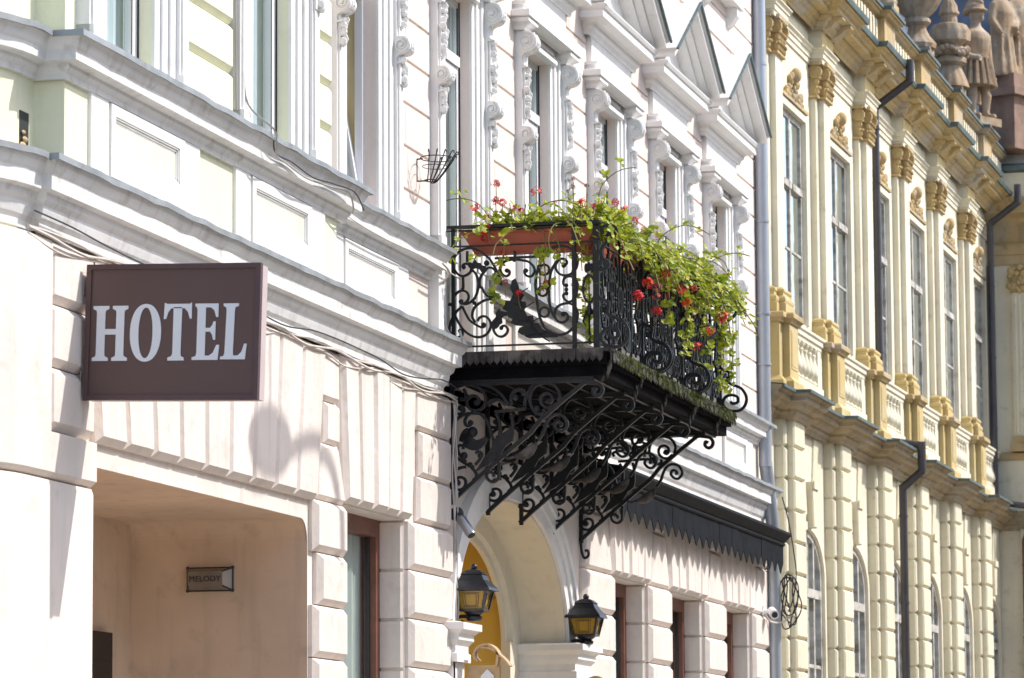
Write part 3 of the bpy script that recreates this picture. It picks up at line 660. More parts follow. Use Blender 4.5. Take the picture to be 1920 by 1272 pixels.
# the window over the balcony runs down to the floor as a door
dd = MB()
for sx in (-1, 1):
    for a, b, d in ((.40, .49, .020), (.493, .585, .036), (.588, .68, .052), (.682, .83, .075)):
        x0, x1 = sorted((WC[3] + sx * a, WC[3] + sx * b)); dd.box(x0, x1, -d, 0, 5.0, Z_UP - .001)
dd.box(WC[3] - .83, WC[3] + .83, -.03, .0, 4.98, 5.0); do_ = dd.build('door_surround', 'trim_white', hotel)
d2 = MB()
for q in ((-.40, -.30, 5.02, Z_UP), (.30, .40, 5.02, Z_UP), (-.30, .30, 5.02, 5.16), (-.30, .30, Z_UP - .06, Z_UP - .001)): d2.box(WC[3] + q[0], WC[3] + q[1], .080, .138, q[2], q[3])
d2.build('door_leaf', 'pvc_white', do_)
MB().quad((WC[3] - .30, .1, 5.16), (WC[3] + .30, .1, 5.16), (WC[3] + .30, .1, Z_UP - .06), (WC[3] - .30, .1, Z_UP - .06)).build('pane', 'glass', do_)
MB().box(WC[3] - .4, WC[3] + .4, .16, .17, 5.0, 5.71).build('curtain', 'curtain', do_)
framed(29.9, 31.2, 0, 'plaster_pink'); strip(31.25, 31.55, 0); strip(29.05, 29.6, 0)
# second-floor sills peeping in at the top right
for c in WC[5:]:
    s = MB().box(c - .85, c + .85, -.16, 0, 9.93, 10.02).build('sill', 'trim_white', hotel)
    for x in (c - .72, c + .58): MB().prism([(-.001, 9.70), (-.06, 9.74), (-.13, 9.84), (-.14, 9.928), (-.001, 9.928)], 'x', x, x + .14).build('sill_bracket', 'trim_white', s)
IRON_SIDE = [[(0.123,0.631),(0.112,0.647),(0.121,0.664),(0.148,0.667),(0.175,0.646),(0.175,0.611),(0.148,0.586),(0.111,0.576),(0.071,0.597),(0.046,0.638),(0.039,0.687),(0.053,0.727),(0.085,0.761),(0.131,0.781),(0.18,0.784),(0.235,0.766),(0.28,0.735),(0.32,0.698),(0.347,0.657),(0.374,0.608),(0.396,0.558),(0.409,0.496)],[(0.149,0.763),(0.148,0.723),(0.148,0.679)],[(0.116,0.574),(0.116,0.489),(0.111,0.485),(0.111,0.463)],[(0.189,0.619),(0.22,0.578),(0.233,0.525),(0.231,0.484),(0.229,0.472),(0.219,0.437),(0.197,0.398),(0.16,0.373),(0.124,0.365),(0.097,0.377)],[(0.279,0.603),(0.252,0.568),(0.243,0.524),(0.251,0.483),(0.258,0.488),(0.278,0.448),(0.309,0.416),(0.346,0.41)],[(0.279,0.603),(0.306,0.63),(0.338,0.629),(0.362,0.608),(0.362,0.582),(0.342,0.58)],[(0.455,0.596),(0.444,0.603),(0.453,0.613),(0.471,0.602),(0.47,0.577),(0.446,0.563),(0.414,0.584),(0.403,0.62),(0.415,0.655),(0.446,0.678),(0.5,0.687),(0.559,0.68),(0.613,0.669),(0.583,0.677),(0.619,0.664),(0.654,0.632),(0.665,0.596),(0.649,0.562),(0.622,0.554),(0.596,0.568),(0.587,0.595),(0.6,0.608),(0.611,0.596)],[(0.361,0.701),(0.505,0.7),(0.574,0.701),(0.709,0.7)],[(0.514,0.752),(0.514,0.686)],[(0.89,0.618),(0.878,0.628),(0.887,0.638),(0.905,0.635),(0.912,0.653),(0.897,0.671),(0.865,0.677),(0.838,0.656),(0.825,0.625),(0.833,0.59),(0.86,0.562),(0.9,0.552),(0.945,0.563),(0.981,0.602),(0.993,0.65),(0.984,0.698),(0.955,0.739),(0.911,0.767),(0.853,0.776),(0.799,0.763),(0.754,0.73),(0.718,0.678),(0.695,0.622),(0.679,0.561),(0.671,0.508),(0.669,0.49),(0.673,0.442),(0.682,0.362),(0.692,0.287),(0.71,0.225),(0.736,0.171),(0.776,0.135),(0.83,0.111),(0.883,0.113),(0.928,0.134),(0.964,0.172),(0.987,0.224),(0.99,0.276),(0.97,0.316),(0.934,0.339),(0.89,0.341),(0.845,0.325),(0.818,0.291),(0.817,0.247),(0.839,0.211),(0.875,0.201),(0.907,0.218),(0.916,0.248),(0.902,0.27),(0.88,0.271),(0.871,0.258)],[(0.843,0.669),(0.816,0.634),(0.793,0.591),(0.784,0.556),(0.777,0.504),(0.774,0.482),(0.774,0.394),(0.782,0.328),(0.8,0.265),(0.822,0.234)],[(0.913,0.472),(0.891,0.478),(0.882,0.504),(0.896,0.535),(0.927,0.544),(0.963,0.532),(0.985,0.5),(0.991,0.478),(0.982,0.408),(0.961,0.369),(0.925,0.353),(0.894,0.372),(0.881,0.399),(0.895,0.416),(0.91,0.411)],[(0.102,0.392),(0.09,0.386),(0.101,0.37),(0.129,0.374),(0.151,0.395),(0.158,0.426),(0.143,0.455),(0.111,0.467),(0.075,0.457),(0.047,0.425),(0.036,0.377),(0.042,0.319),(0.06,0.266),(0.087,0.216),(0.119,0.171),(0.164,0.134),(0.213,0.115),(0.263,0.117),(0.303,0.142),(0.324,0.181),(0.324,0.221),(0.304,0.255),(0.273,0.269),(0.241,0.259),(0.225,0.233)],[(0.11,0.348),(0.133,0.298),(0.164,0.244),(0.205,0.212),(0.25,0.188),(0.277,0.192),(0.284,0.207),(0.27,0.214)],[(0.11,0.35),(0.069,0.318),(0.042,0.28),(0.019,0.232),(0.008,0.184),(0.019,0.144),(0.046,0.121),(0.082,0.119),(0.107,0.136),(0.109,0.158),(0.091,0.172),(0.08,0.159)],[(0.341,0.397),(0.287,0.39),(0.242,0.369),(0.205,0.34),(0.187,0.301),(0.187,0.261),(0.209,0.225)],[(0.344,0.185),(0.353,0.149),(0.38,0.118),(0.416,0.112),(0.447,0.133),(0.457,0.163),(0.439,0.19),(0.412,0.187),(0.403,0.17)],[(0.453,0.287),(0.39,0.258),(0.349,0.229),(0.335,0.194),(0.362,0.176)]]
IRON_RINGS = [((0.739,0.6),0.0382),((0.737,0.283),0.0359),((0.725,0.44),0.0359)]
IRON_BLOBS = [((0.297,0.668),0.0225),((0.121,0.644),0.0171),((0.455,0.602),0.0153),((0.6,0.597),0.0153),((0.887,0.627),0.0189),((0.88,0.265),0.0189),((0.906,0.477),0.0162),((0.906,0.446),0.0162),((0.906,0.417),0.0162),((0.101,0.388),0.0162),((0.27,0.207),0.018),((0.091,0.163),0.0171),((0.013,0.367),0.0153),((0.407,0.176),0.0162),((0.201,0.371),0.0162),((0.509,0.682),0.0153)]
IRON_LEAF = [(0.49,0.528),(0.517,0.544),(0.54,0.495),(0.548,0.442),(0.584,0.418),(0.557,0.371),(0.593,0.365),(0.602,0.347),(0.583,0.3),(0.605,0.25),(0.646,0.258),(0.598,0.246),(0.616,0.259),(0.65,0.262),(0.656,0.205),(0.692,0.203),(0.718,0.159),(0.772,0.13),(0.839,0.11),(0.839,0.093),(0.66,0.09),(0.615,0.092),(0.57,0.115),(0.609,0.114),(0.56,0.12),(0.533,0.143),(0.547,0.173),(0.583,0.185),(0.52,0.19),(0.479,0.211),(0.493,0.237),(0.462,0.256),(0.453,0.296),(0.417,0.323),(0.435,0.349),(0.395,0.368),(0.413,0.385),(0.476,0.378),(0.499,0.426),(0.477,0.471)]
IRON_LEAF2 = [(0.144,0.67),(0.171,0.682),(0.189,0.672),(0.212,0.696),(0.225,0.675),(0.252,0.67),(0.261,0.652),(0.293,0.646),(0.288,0.611),(0.261,0.594),(0.243,0.622),(0.216,0.632),(0.189,0.624),(0.162,0.638)]
IRON_LEAF3 = [(0.448,0.296),(0.403,0.302),(0.395,0.324),(0.372,0.303),(0.361,0.29),(0.367,0.263),(0.349,0.238),(0.326,0.212),(0.335,0.177),(0.367,0.171),(0.389,0.188),(0.394,0.201),(0.416,0.213),(0.412,0.249),(0.426,0.266),(0.457,0.265)]
IRON_OVAL = ((1.079,0.549),(1.077,0.343),(1.034,0.485),(1.123,0.482))
IRON_BRACKET = [[(0.197,-0.379),(0.22,-0.375),(0.225,-0.349),(0.202,-0.324),(0.166,-0.323),(0.137,-0.35),(0.139,-0.394),(0.17,-0.426),(0.215,-0.432),(0.256,-0.411),(0.276,-0.368),(0.27,-0.315),(0.234,-0.27),(0.18,-0.246)],[(0.089,-0.419),(0.073,-0.414),(0.085,-0.397),(0.107,-0.411),(0.107,-0.437),(0.075,-0.454),(0.035,-0.44),(0.003,-0.399),(-0.003,-0.351),(0.008,-0.298),(0.045,-0.26),(0.099,-0.239),(0.162,-0.235),(0.234,-0.237),(0.306,-0.255),(0.36,-0.287),(0.405,-0.328),(0.44,-0.377),(0.454,-0.408)],[(0.108,-0.266),(0.126,-0.311),(0.121,-0.346),(0.085,-0.344)],[(0.31,-0.4),(0.301,-0.373),(0.337,-0.359),(0.382,-0.36),(0.431,-0.399)],[(0.476,-0.396),(0.472,-0.343),(0.495,-0.3),(0.535,-0.284),(0.571,-0.294),(0.575,-0.312),(0.553,-0.32)],[(0.346,-0.445),(0.583,-0.43)],[(0.22,-0.454),(0.157,-0.452),(0.102,-0.464),(0.053,-0.497),(0.016,-0.549),(0.0,-0.605),(-0.005,-0.667),(-0.002,-0.689),(0.016,-0.724),(0.047,-0.769),(0.092,-0.809),(0.141,-0.837),(0.186,-0.851)],[(0.22,-0.454),(0.247,-0.468),(0.287,-0.513),(0.309,-0.57),(0.322,-0.623),(0.331,-0.65),(0.335,-0.707)],[(0.148,-0.461),(0.129,-0.478),(0.116,-0.512),(0.129,-0.543),(0.156,-0.54),(0.17,-0.518),(0.152,-0.509)],[(0.101,-0.718),(0.101,-0.7),(0.083,-0.687),(0.061,-0.704),(0.065,-0.739),(0.092,-0.779),(0.123,-0.815)],[(0.123,-0.85),(0.065,-0.861),(0.019,-0.891),(-0.001,-0.934),(0.005,-0.982),(0.041,-1.014),(0.086,-1.019),(0.118,-0.989),(0.118,-0.95),(0.091,-0.928),(0.055,-0.935),(0.042,-0.966),(0.064,-0.979),(0.073,-0.962)],[(0.164,-0.855),(0.195,-0.891),(0.204,-0.926),(0.177,-0.952)],[(0.196,-0.751),(0.223,-0.739),(0.245,-0.761),(0.231,-0.796),(0.195,-0.839)],[(0.359,-0.463),(0.381,-0.516),(0.385,-0.581),(0.371,-0.678)],[(0.471,-0.457),(0.482,-0.519),(0.479,-0.606)],[(0.83,-0.385),(0.844,-0.338),(0.822,-0.284),(0.782,-0.253),(0.729,-0.242),(0.671,-0.253),(0.63,-0.3),(0.616,-0.357),(0.629,-0.418),(0.66,-0.463),(0.696,-0.477),(0.723,-0.456),(0.714,-0.438)],[(0.817,-0.398),(0.781,-0.427),(0.741,-0.426),(0.705,-0.399),(0.697,-0.359),(0.715,-0.329),(0.751,-0.321),(0.782,-0.344),(0.781,-0.379),(0.759,-0.392),(0.741,-0.374)],[(0.574,-0.412),(0.584,-0.347),(0.616,-0.291),(0.635,-0.265),(0.671,-0.24)],[(0.379,-0.826),(0.374,-0.896),(0.37,-0.944),(0.334,-0.969),(0.293,-0.95),(0.28,-0.911),(0.307,-0.894),(0.338,-0.912),(0.329,-0.929)],[(0.677,-0.669),(0.713,-0.613),(0.736,-0.548),(0.767,-0.501),(0.812,-0.481),(0.861,-0.491),(0.892,-0.527),(0.896,-0.57),(0.864,-0.604),(0.829,-0.599),(0.802,-0.567),(0.811,-0.537),(0.838,-0.534),(0.856,-0.556),(0.838,-0.564)]]
IRON_DIAG = [(0.005,-1.113),(0.113,-1.02),(0.402,-0.783),(0.618,-0.61),(0.7,-0.512),(0.88,-0.365),(1.014,-0.262),(1.041,-0.25),(1.081,-0.253),(1.138,-0.264),(1.167,-0.3),(1.155,-0.339),(1.124,-0.351),(1.098,-0.328),(1.103,-0.298),(1.125,-0.305)]
IRON_BBLOBS = [((0.085,-0.342),0.0202),((0.204,-0.374),0.0247),((0.089,-0.415),0.0202),((0.499,-0.34),0.0279),((0.174,-0.593),0.0413),((0.156,-0.522),0.0189),((0.108,-0.766),0.0292),((0.231,-0.77),0.0202),((0.057,-0.966),0.0247),((0.665,-0.432),0.0279),((0.759,-0.376),0.0234),((0.188,-0.44),0.0247),((0.007,-0.641),0.0108),((0.006,-0.952),0.0108),((0.155,-0.837),0.0225)]
IRON_THICK = [[(0.147,-0.57),(0.12,-0.6),(0.111,-0.652),(0.124,-0.644),(0.155,-0.676),(0.205,-0.69),(0.25,-0.669),(0.286,-0.635)]]
IRON_TRUNK = [(0.195,-0.891),(0.267,-0.784),(0.326,-0.707),(0.358,-0.624),(0.43,-0.596),(0.471,-0.558),(0.493,-0.606),(0.483,-0.667),(0.425,-0.709),(0.38,-0.782),(0.294,-0.841)]
IRON_PEND = [(0.666,-0.69),(0.492,-0.785),(0.447,-0.797)]
# ================================================================ hotel sign
SGX = 19.80
sign = thing('hotel_sign', 'dark brown illuminated box sign reading HOTEL in white serif letters', 'sign', (SGX, -.08, 4.195), 0, None, False)
# local: x along the street, y towards the wall, z up; the face looks at -x; it droops a little towards the street
sign.rotation_euler = (radians(1.6), 0, 0)
W_, H_ = .975, .728
def F(px, py):                              # face layout, tile units -> local (y,z)
    return (-(px - 425) / 825 * W_ - .015, (870 - py) / 630 * H_ - H_ / 2)
b0 = MB().box(.0, .13, -W_ - .015, -.015, -H_ / 2, H_ / 2).build('sign_box', 'sign_side', sign)
MB().box(-.008, -.001, -W_ + .005, -.035, -H_ / 2 + .02, H_ / 2 - .02).build('sign_face', 'sign_brown', sign)
for nm, q in (('a', (-W_ - .022, -.008, H_ / 2 - .022, H_ / 2 + .006)), ('b', (-W_ - .022, -.008, -H_ / 2 - .006, -H_ / 2 + .022)), ('c', (-W_ - .022, -W_ + .006, -H_ / 2 + .022, H_ / 2 - .022)), ('d', (-.036, -.008, -H_ / 2 + .022, H_ / 2 - .022))):
    f = MB(); f.prism([(q[0], q[2]), (q[1], q[2]), (q[1], q[3]), (q[0], q[3])], 'x', -.020, .02); f.build('sign_frame', 'sign_frame', sign)
def glyph(polys, rings=()):
    g = MB()
    for p in polys: g.prism([F(*q) for q in p], 'x', -.0125, -.0085)
    for outer, inner in rings:
        n = len(outer); vs = []; fs = []
        for x in (-.0125, -.0085):
            vs += [(x, *F(*q)) for q in outer] + [(x, *F(*q)) for q in inner]
        for i in range(n):
            j = (i + 1) % n; fs += [(i, j, n + j, n + i), (2 * n + i, 2 * n + j, 3 * n + j, 3 * n + i), (i, j, 2 * n + j, 2 * n + i), (n + i, n + j, 3 * n + j, 3 * n + i)]
        g.add(vs, fs)
    g.build('letter', 'letter_white', sign)
def stem(x0, x1, y0, y1, s0=18, sh=14):     # serifed stem
    return [(x0 - s0, y0), (x1 + s0, y0), (x1 + s0, y0 + sh), (x1 + 2, y0 + sh + 8), (x1, y0 + sh + 20), (x1, y1 - sh - 20), (x1 + 2, y1 - sh - 8), (x1 + s0, y1 - sh), (x1 + s0, y1), (x0 - s0, y1), (x0 - s0, y1 - sh), (x0 - 2, y1 - sh - 8), (x0, y1 - sh - 20), (x0, y0 + sh + 20), (x0 - 2, y0 + sh + 8), (x0 - s0, y0 + sh)]
glyph([stem(474, 515, 431, 690), stem(568, 607, 431, 690), [(515, 540), (568, 540), (568, 566), (515, 566)]])
el = lambda cx, cy, a, b, n=40, p=2.0: [(cx + a * math.copysign(abs(cos(2 * pi * i / n)) ** (2 / p), cos(2 * pi * i / n)), cy + b * math.copysign(abs(sin(2 * pi * i / n)) ** (2 / p), sin(2 * pi * i / n))) for i in range(n)]
glyph([], [(el(711, 559, 75, 136, p=2.15), el(711, 559, 34, 119, p=2.15))])
glyph([[(843, 440), (884, 440), (882, 655), (884, 670), (898, 676), (898, 690), (820, 690), (820, 676), (838, 670), (843, 655)],
       [(797, 495), (800, 418), (812, 424), (920, 424), (930, 418), (931, 494), (922, 494), (912, 462), (896, 445), (832, 445), (818, 462), (808, 495)]])
glyph([[(947, 424), (1058, 424), (1058, 487), (1048, 487), (1038, 455), (1022, 442), (998, 442), (998, 538), (1020, 538), (1030, 525), (1036, 508), (1046, 508), (1046, 594), (1036, 594), (1030, 570), (1020, 556), (998, 556), (998, 668), (1018, 668), (1036, 655), (1052, 618), (1066, 618), (1060, 688), (936, 688), (936, 676), (954, 670), (958, 655), (958, 452), (955, 442), (947, 436)]])
glyph([[(1082, 424), (1155, 424), (1155, 436), (1139, 442), (1136, 455), (1132, 655), (1134, 668), (1155, 668), (1172, 652), (1185, 613), (1197, 613), (1190, 686), (1072, 686), (1072, 674), (1088, 670), (1092, 655), (1097, 455), (1094, 442), (1082, 436)]])
for z in (.255, -.255):
    b = MB().box(.03, .085, -.016, .045, z - .028, z + .028).build('wall_bracket', 'bracket_grey', sign)
    MB().box(.0, .12, .012, .016, z - .05, z + .05).build('wall_plate', 'bracket_grey', b)

# ================================================================ balcony
BX0, BX1, BZ, BD = 27.90, 32.85, 5.0, 1.16
balc = thing('iron_balcony', 'black wrought iron balcony with scrollwork railing carried on five scrolled brackets', 'balcony', (30.3, 0, 5.0))
sl = MB().box(BX0 - .06, BX1, -BD - .06, -.003, BZ - .12, BZ - .03).build('slab', 'slab_black', balc)
MB().box(BX0 - .075, BX1 + .01, -BD - .085, -.003, BZ - .03, BZ - .004).build('slab_edge', 'iron_rust', balc)
MB().box(BX0 - .02, BX1 - .02, -BD - .02, -.003, BZ - .20, BZ - .12).build('slab_beam', 'slab_black', balc)
for i in range(5):
    y = -.1 - .24 * i; MB().box(BX0 + .1, BX1 - .05, y - .03, y, BZ - .215, BZ - .201).build('floor_bar', 'iron', sl)
# scalloped fringe: near side and front, one tongue at a time
def tongue(w=.05, h=.105):
    t = MB(); pts = [(-w / 2, 0), (w / 2, 0), (w / 2, -h * .62), (w * .36, -h * .80), (w * .12, -h * .88), (0, -h), (-w * .12, -h * .88), (-w * .36, -h * .80), (-w / 2, -h * .62)]
    t.prism(pts, 'y', -.004, .004); t.disc((0, -.005, -h * .3), (0, 1, 0), .007, .006, 8); return t.mesh('fringe_tongue', 'iron_rust')
TM = tongue()
x = .03
while x < BD + .06:
    inst('fringe_tongue', TM, balc, (BX0 - .082 - 30.3, -x, -.006), (radians(random.uniform(-6, 6)), 0, radians(90 + random.uniform(-6, 6)))); x += .052
x = BX0 - .05
while x < BX1:
    inst('fringe_tongue', TM, balc, (x - 30.3, -BD - .092, -.006), (radians(random.uniform(-8, 8)), 0, radians(random.uniform(-6, 6)))); x += .052
ms = MB(); random.seed(5)
for i in range(2600):
    x = random.uniform(BX0 + .0, BX1); d = random.random() ** 1.4
    if random.random() > .35 + .65 * (sin(x * 5.1) * .5 + .5): continue
    y = -BD - .098 - random.uniform(0, .012); z = BZ - .0 - d * .10; l = random.uniform(.012, .04)
    a = random.uniform(0, 2 * pi); dx, dy = cos(a) * .004, sin(a) * .004
    ms.add([(x - dx, y - dy, z), (x + dx, y + dy, z), (x + random.uniform(-.008, .008), y - random.uniform(.002, .012), z - l)], [(0, 1, 2)])
mo_ = ms.build('moss_tufts', 'moss', balc); mo_['kind'] = 'stuff'
# --- ironwork helpers: curves in the (a = out from the wall, h) plane
def bar(pts, w=.0085, d=.010, k=4, taper=False):
    p = crom([(0, -a, h) for a, h in pts], k) if len(pts) > 2 else [(0, -a, h) for a, h in pts]
    return MB().tube(p, d, 4, r2=w, ref=(1, 0, 0))
def side_meshes():
    out = []
    for c in IRON_SIDE: out.append(('scroll', bar(c).mesh('scroll', 'iron')))
    for (p, r) in IRON_RINGS:
        t = MB(); t.tube([(0, -p[0] + r * cos(2 * pi * i / 20), p[1] + r * sin(2 * pi * i / 20)) for i in range(20)], .009, 4, True, r2=.008, ref=(1, 0, 0)); out.append(('ring', t.mesh('ring', 'iron')))
    for p, r in IRON_BLOBS: out.append(('boss', MB().sphere((0, -p[0], p[1]), r, 10, 6, (.8, 1, 1)).mesh('boss', 'iron', True)))
    for nm, poly in (('acanthus_leaf', IRON_LEAF), ('small_leaf', IRON_LEAF2), ('small_leaf', IRON_LEAF3)):
        t = MB(); n = len(poly); cx = sum(p[0] for p in poly) / n; cz = sum(p[1] for p in poly) / n
        t.prism([(-a, h) for a, h in poly], 'x', -.006, .006); out.append((nm, t.mesh(nm, 'iron')))
    sp = crom([(-.012, -a, h) for a, h in ((.53, .47), (.56, .36), (.61, .24), (.68, .13), (.78, .06))], 4)
    t = MB().tube(sp, [.010 - .006 * i / len(sp) for i in range(len(sp))], 6); out.append(('leaf_rib', t.mesh('leaf_rib', 'iron', True)))
    for a, b in (((.545, .42), (.62, .47)), ((.57, .33), (.50, .36)), ((.58, .31), (.66, .36)), ((.62, .22), (.54, .23)), ((.63, .20), (.70, .24)), ((.68, .13), (.59, .11)), ((.70, .115), (.76, .14))):
        v = crom([(-.010, -a[0], a[1]), (-.013, -(a[0] * .5 + b[0] * .5), a[1] * .45 + b[1] * .55), (-.008, -b[0], b[1])], 3); out.append(('leaf_vein', MB().tube(v, .0045, 5).mesh('leaf_vein', 'iron', True)))
    (tx, tz), (bx, bz), _, _ = IRON_OVAL; zc, hz, w = (tz + bz) / 2, (tz - bz) / 2, .046
    t = MB().tube([(0, -1.079 + w * cos(2 * pi * i / 24), zc + hz * sin(2 * pi * i / 24)) for i in range(24)], .009, 4, True, r2=.008, ref=(1, 0, 0)); out.append(('ring', t.mesh('ring', 'iron')))
    t = MB()
    for s in (-1, 0, 1): t.sphere((0, -1.079 + s * .022, tz + .06 - abs(s) * .008), .034, 8, 6, (.4, .45, 1.1))
    for s in (-1, 1): t.tube(crom([(0, -1.079, bz - .02), (0, -1.079 + s * .03, bz - .09), (0, -1.079 + s * .046, bz - .14), (0, -1.079 + s * .03, bz - .17)], 3), .008, 5)
    out.append(('tulip', t.mesh('tulip', 'iron', True))) if False else None
    t.tube([(0, -1.079, tz + .06), (0, -1.079, bz - .05)], .004, 5); t.tube([(0, -1.079, bz), (0, -1.079, bz - .09)], [.012, .022], 6); t.tube([(0, -1.079, bz - .09), (0, -1.079, .03)], .008, 5)
    out.append(('tulip', t.mesh('tulip', 'iron', True)))
    return out
SM = side_meshes()
for nm, me in SM: inst(nm, me, balc, (BX0 - 30.3, 0, 0))
# side frame
def frame_side(x):
    p = []
    t = MB().box(x - .016, x + .016, -.055, -.028, 5.05, 5.955).build('post', 'iron', balc)
    for a in (.965, 1.125): MB().box(x - .015, x + .015, -a - .016, -a + .014, 4.98, 5.945).build('post', 'iron', balc)
    for z, h, w in ((5.945, .022, .028), (5.918, .010, .016), (5.80, .012, .010), (5.045, .012, .012)): MB().box(x - w, x + w, -1.14 if z < 5.9 else -1.165, .02, z - h / 2, z + h / 2).build('rail', 'iron', balc)
frame_side(BX0); frame_side(BX1 - .1)
for nm, me in SM: inst(nm, me, balc, (BX1 - .1 - 30.3, 0, 0))
# front railing: three bays, each filled with the same scroll design turned to the front
posts = [BX0, BX0 + 1.58, BX0 + 3.16, BX1 - .1]
for z, h, w in ((5.945, .022, .028), (5.918, .010, .016), (5.80, .012, .010), (5.045, .012, .012)): MB().box(BX0, BX1 - .1, -1.14 - w, -1.14 + w, z - h / 2, z + h / 2).build('rail', 'iron', balc)
for i in range(3):
    a, b = posts[i], posts[i + 1]; half = (b - a) / 2; sc = half / 1.12
    for s in (0, 1):
        x0 = a if s == 0 else b
        for nm, me in SM:
            if nm in ('tulip',): continue
            # panel local (0,-a,h): turn so that -y runs along the front
            inst(nm, me, balc, (x0 - 30.3, -1.14, 0), (0, 0, radians(90 if s == 0 else -90)), (1, sc, 1))
    for q in (.25, .5, .75): MB().box(a + (b - a) * q - .008, a + (b - a) * q + .008, -1.15, -1.132, 5.0, 5.94).build('baluster', 'iron', balc)
for xp in posts: MB().box(xp - .016, xp + .016, -1.158, -1.126, 4.98, 5.945).build('post', 'iron', balc)
# outward scrolls on the front posts (profile in out/height, out from the railing plane)
ST1 = [(.0, .46), (.0, .40), (.012, .37), (.05, .345), (.055, .32), (.05, .26), (.07, .235), (.125, .20), (.155, .13), (.15, .06), (.115, .01), (.06, .01), (.02, .05), (.02, .11), (.055, .145), (.10, .13), (.105, .085), (.075, .07), (.06, .09)]
ST2 = [(.0, .60), (.02, .585), (.05, .60), (.055, .635), (.03, .655), (.01, .64), (.02, .62)]
ST3 = [(.05, .60), (.02, .70), (.03, .76), (.06, .80), (.09, .83), (.10, .88), (.07, .915), (.03, .90), (.025, .86), (.05, .845), (.065, .865)]
def outsc(pts, w=.012, d=.013): return MB().tube(crom([(0, -a * 1.45, h) for a, h in pts], 4), d, 4, r2=w, ref=(1, 0, 0)).mesh('outer_scroll', 'iron')
OM = [outsc(ST1), outsc(ST2), outsc(ST3)]
ros = MB()
for k in range(6):
    a = 2 * pi * k / 6; ros.sphere((.0 + .028 * cos(a), -.06, .30 + .028 * sin(a)), .017, 6, 4)
ros.sphere((0, -.068, .30), .014, 6, 4); ROS = ros.mesh('rosette', 'iron', True)
for xp in posts:
    for me in OM: inst('outer_scroll', me, balc, (xp - 30.3, -1.145, 0))
    inst('rosette', ROS, balc, (xp - 30.3, -1.13, 0))
# doubled base scroll on the inner posts
for xp in posts[1:3]: inst('outer_scroll', OM[0], balc, (xp + .07 - 30.3, -1.145, 0))
# --- brackets under the slab
def bracket_meshes():
    out = []
    for c in IRON_BRACKET: out.append(('bracket_scroll', bar(c, .0105, .012).mesh('bracket_scroll', 'iron')))
    p = IRON_DIAG[:7]; t = MB().tube([(0, -a, h) for a, h in p], .016, 4, r2=.015, ref=(1, 0, 0)); out.append(('strut', t.mesh('strut', 'iron')))
    out.append(('bracket_scroll', bar(IRON_DIAG[6:], .013, .016).mesh('bracket_scroll', 'iron')))
    for p, r in IRON_BBLOBS: out.append(('boss', MB().sphere((0, -p[0], p[1]), r, 10, 6, (.7, 1, 1)).mesh('boss', 'iron', True)))
    th = crom([(0, -a, h) for a, h in IRON_THICK[0]], 4); n = len(th)
    out.append(('bracket_scroll', MB().tube(th, .012, 4, r2=[.012 + .034 * sin(pi * (i + .5) / n) for i in range(n)], ref=(1, 0, 0)).mesh('bracket_scroll', 'iron')))
    tr = MB().prism([(-a, h) for a, h in IRON_TRUNK], 'x', -.014, .014); out.append(('acanthus_leaf', tr.mesh('acanthus_leaf', 'iron')))
    t = MB().box(-.014, .014, -.035, -.004, -1.13, -.2); out.append(('wall_bar', t.mesh('wall_bar', 'iron')))
    t = MB().box(-.02, .02, -1.1, -.004, -.245, -.217); t.box(-.03, .03, -1.1, -.004, -.217, -.2035); out.append(('top_bar', t.mesh('top_bar', 'iron')))
    # ribbed pendant leaf
    a0, a1 = Vector((0, -IRON_PEND[0][0], IRON_PEND[0][1])), Vector((0, -IRON_PEND[1][0], IRON_PEND[1][1]))
    pts = [a0.lerp(a1, i / 10) + Vector((0, 0, -.03 * sin(pi * i / 10))) for i in range(11)]
    t = MB().tube(pts, [.008 + .030 * sin(pi * min(1, (i / 10) ** .8)) + (.003 if i % 2 else 0) for i in range(11)], 10)
    t.tube(crom([tuple(a1), tuple(a1 + Vector((0, .05, -.01))), tuple(a1 + Vector((0, .075, .02))), tuple(a1 + Vector((0, .05, .03)))], 3), .010, 6)
    out.append(('pendant_leaf', t.mesh('pendant_leaf', 'iron_rust', True)))
    return out
BM = bracket_meshes()
for i in range(5):
    xb = BX0 + .03 + 1.085 * i
    for nm, me in BM: inst(nm, me, balc, (xb - 30.3, 0, 0))
    lf = MB(); random.seed(20 + i)                      # drooping corner leaf at the slab edge
    for s in range(9):
        d = s / 9; lf.sphere((xb + random.uniform(-.03, .03), -BD - .10 + .10 * d + random.uniform(-.015, .015), BZ - .06 - .20 * d), random.uniform(.014, .026), 6, 4, (.7, .5, 1.7))
    lf.build('edge_leaf', 'iron_rust', balc, True)
MB().tube(crom([(32.24, -.02, 3.90), (32.24, -.025, 3.80), (32.24, -.05, 3.74), (32.24, -.085, 3.76), (32.24, -.08, 3.80), (32.24, -.055, 3.80)], 4), .012, 6).build('curl', 'iron', balc)
MB().box(28.3, 31.9, -.03, -.004, 4.02, 4.06).build('wall_tie', 'iron', balc) if False else None

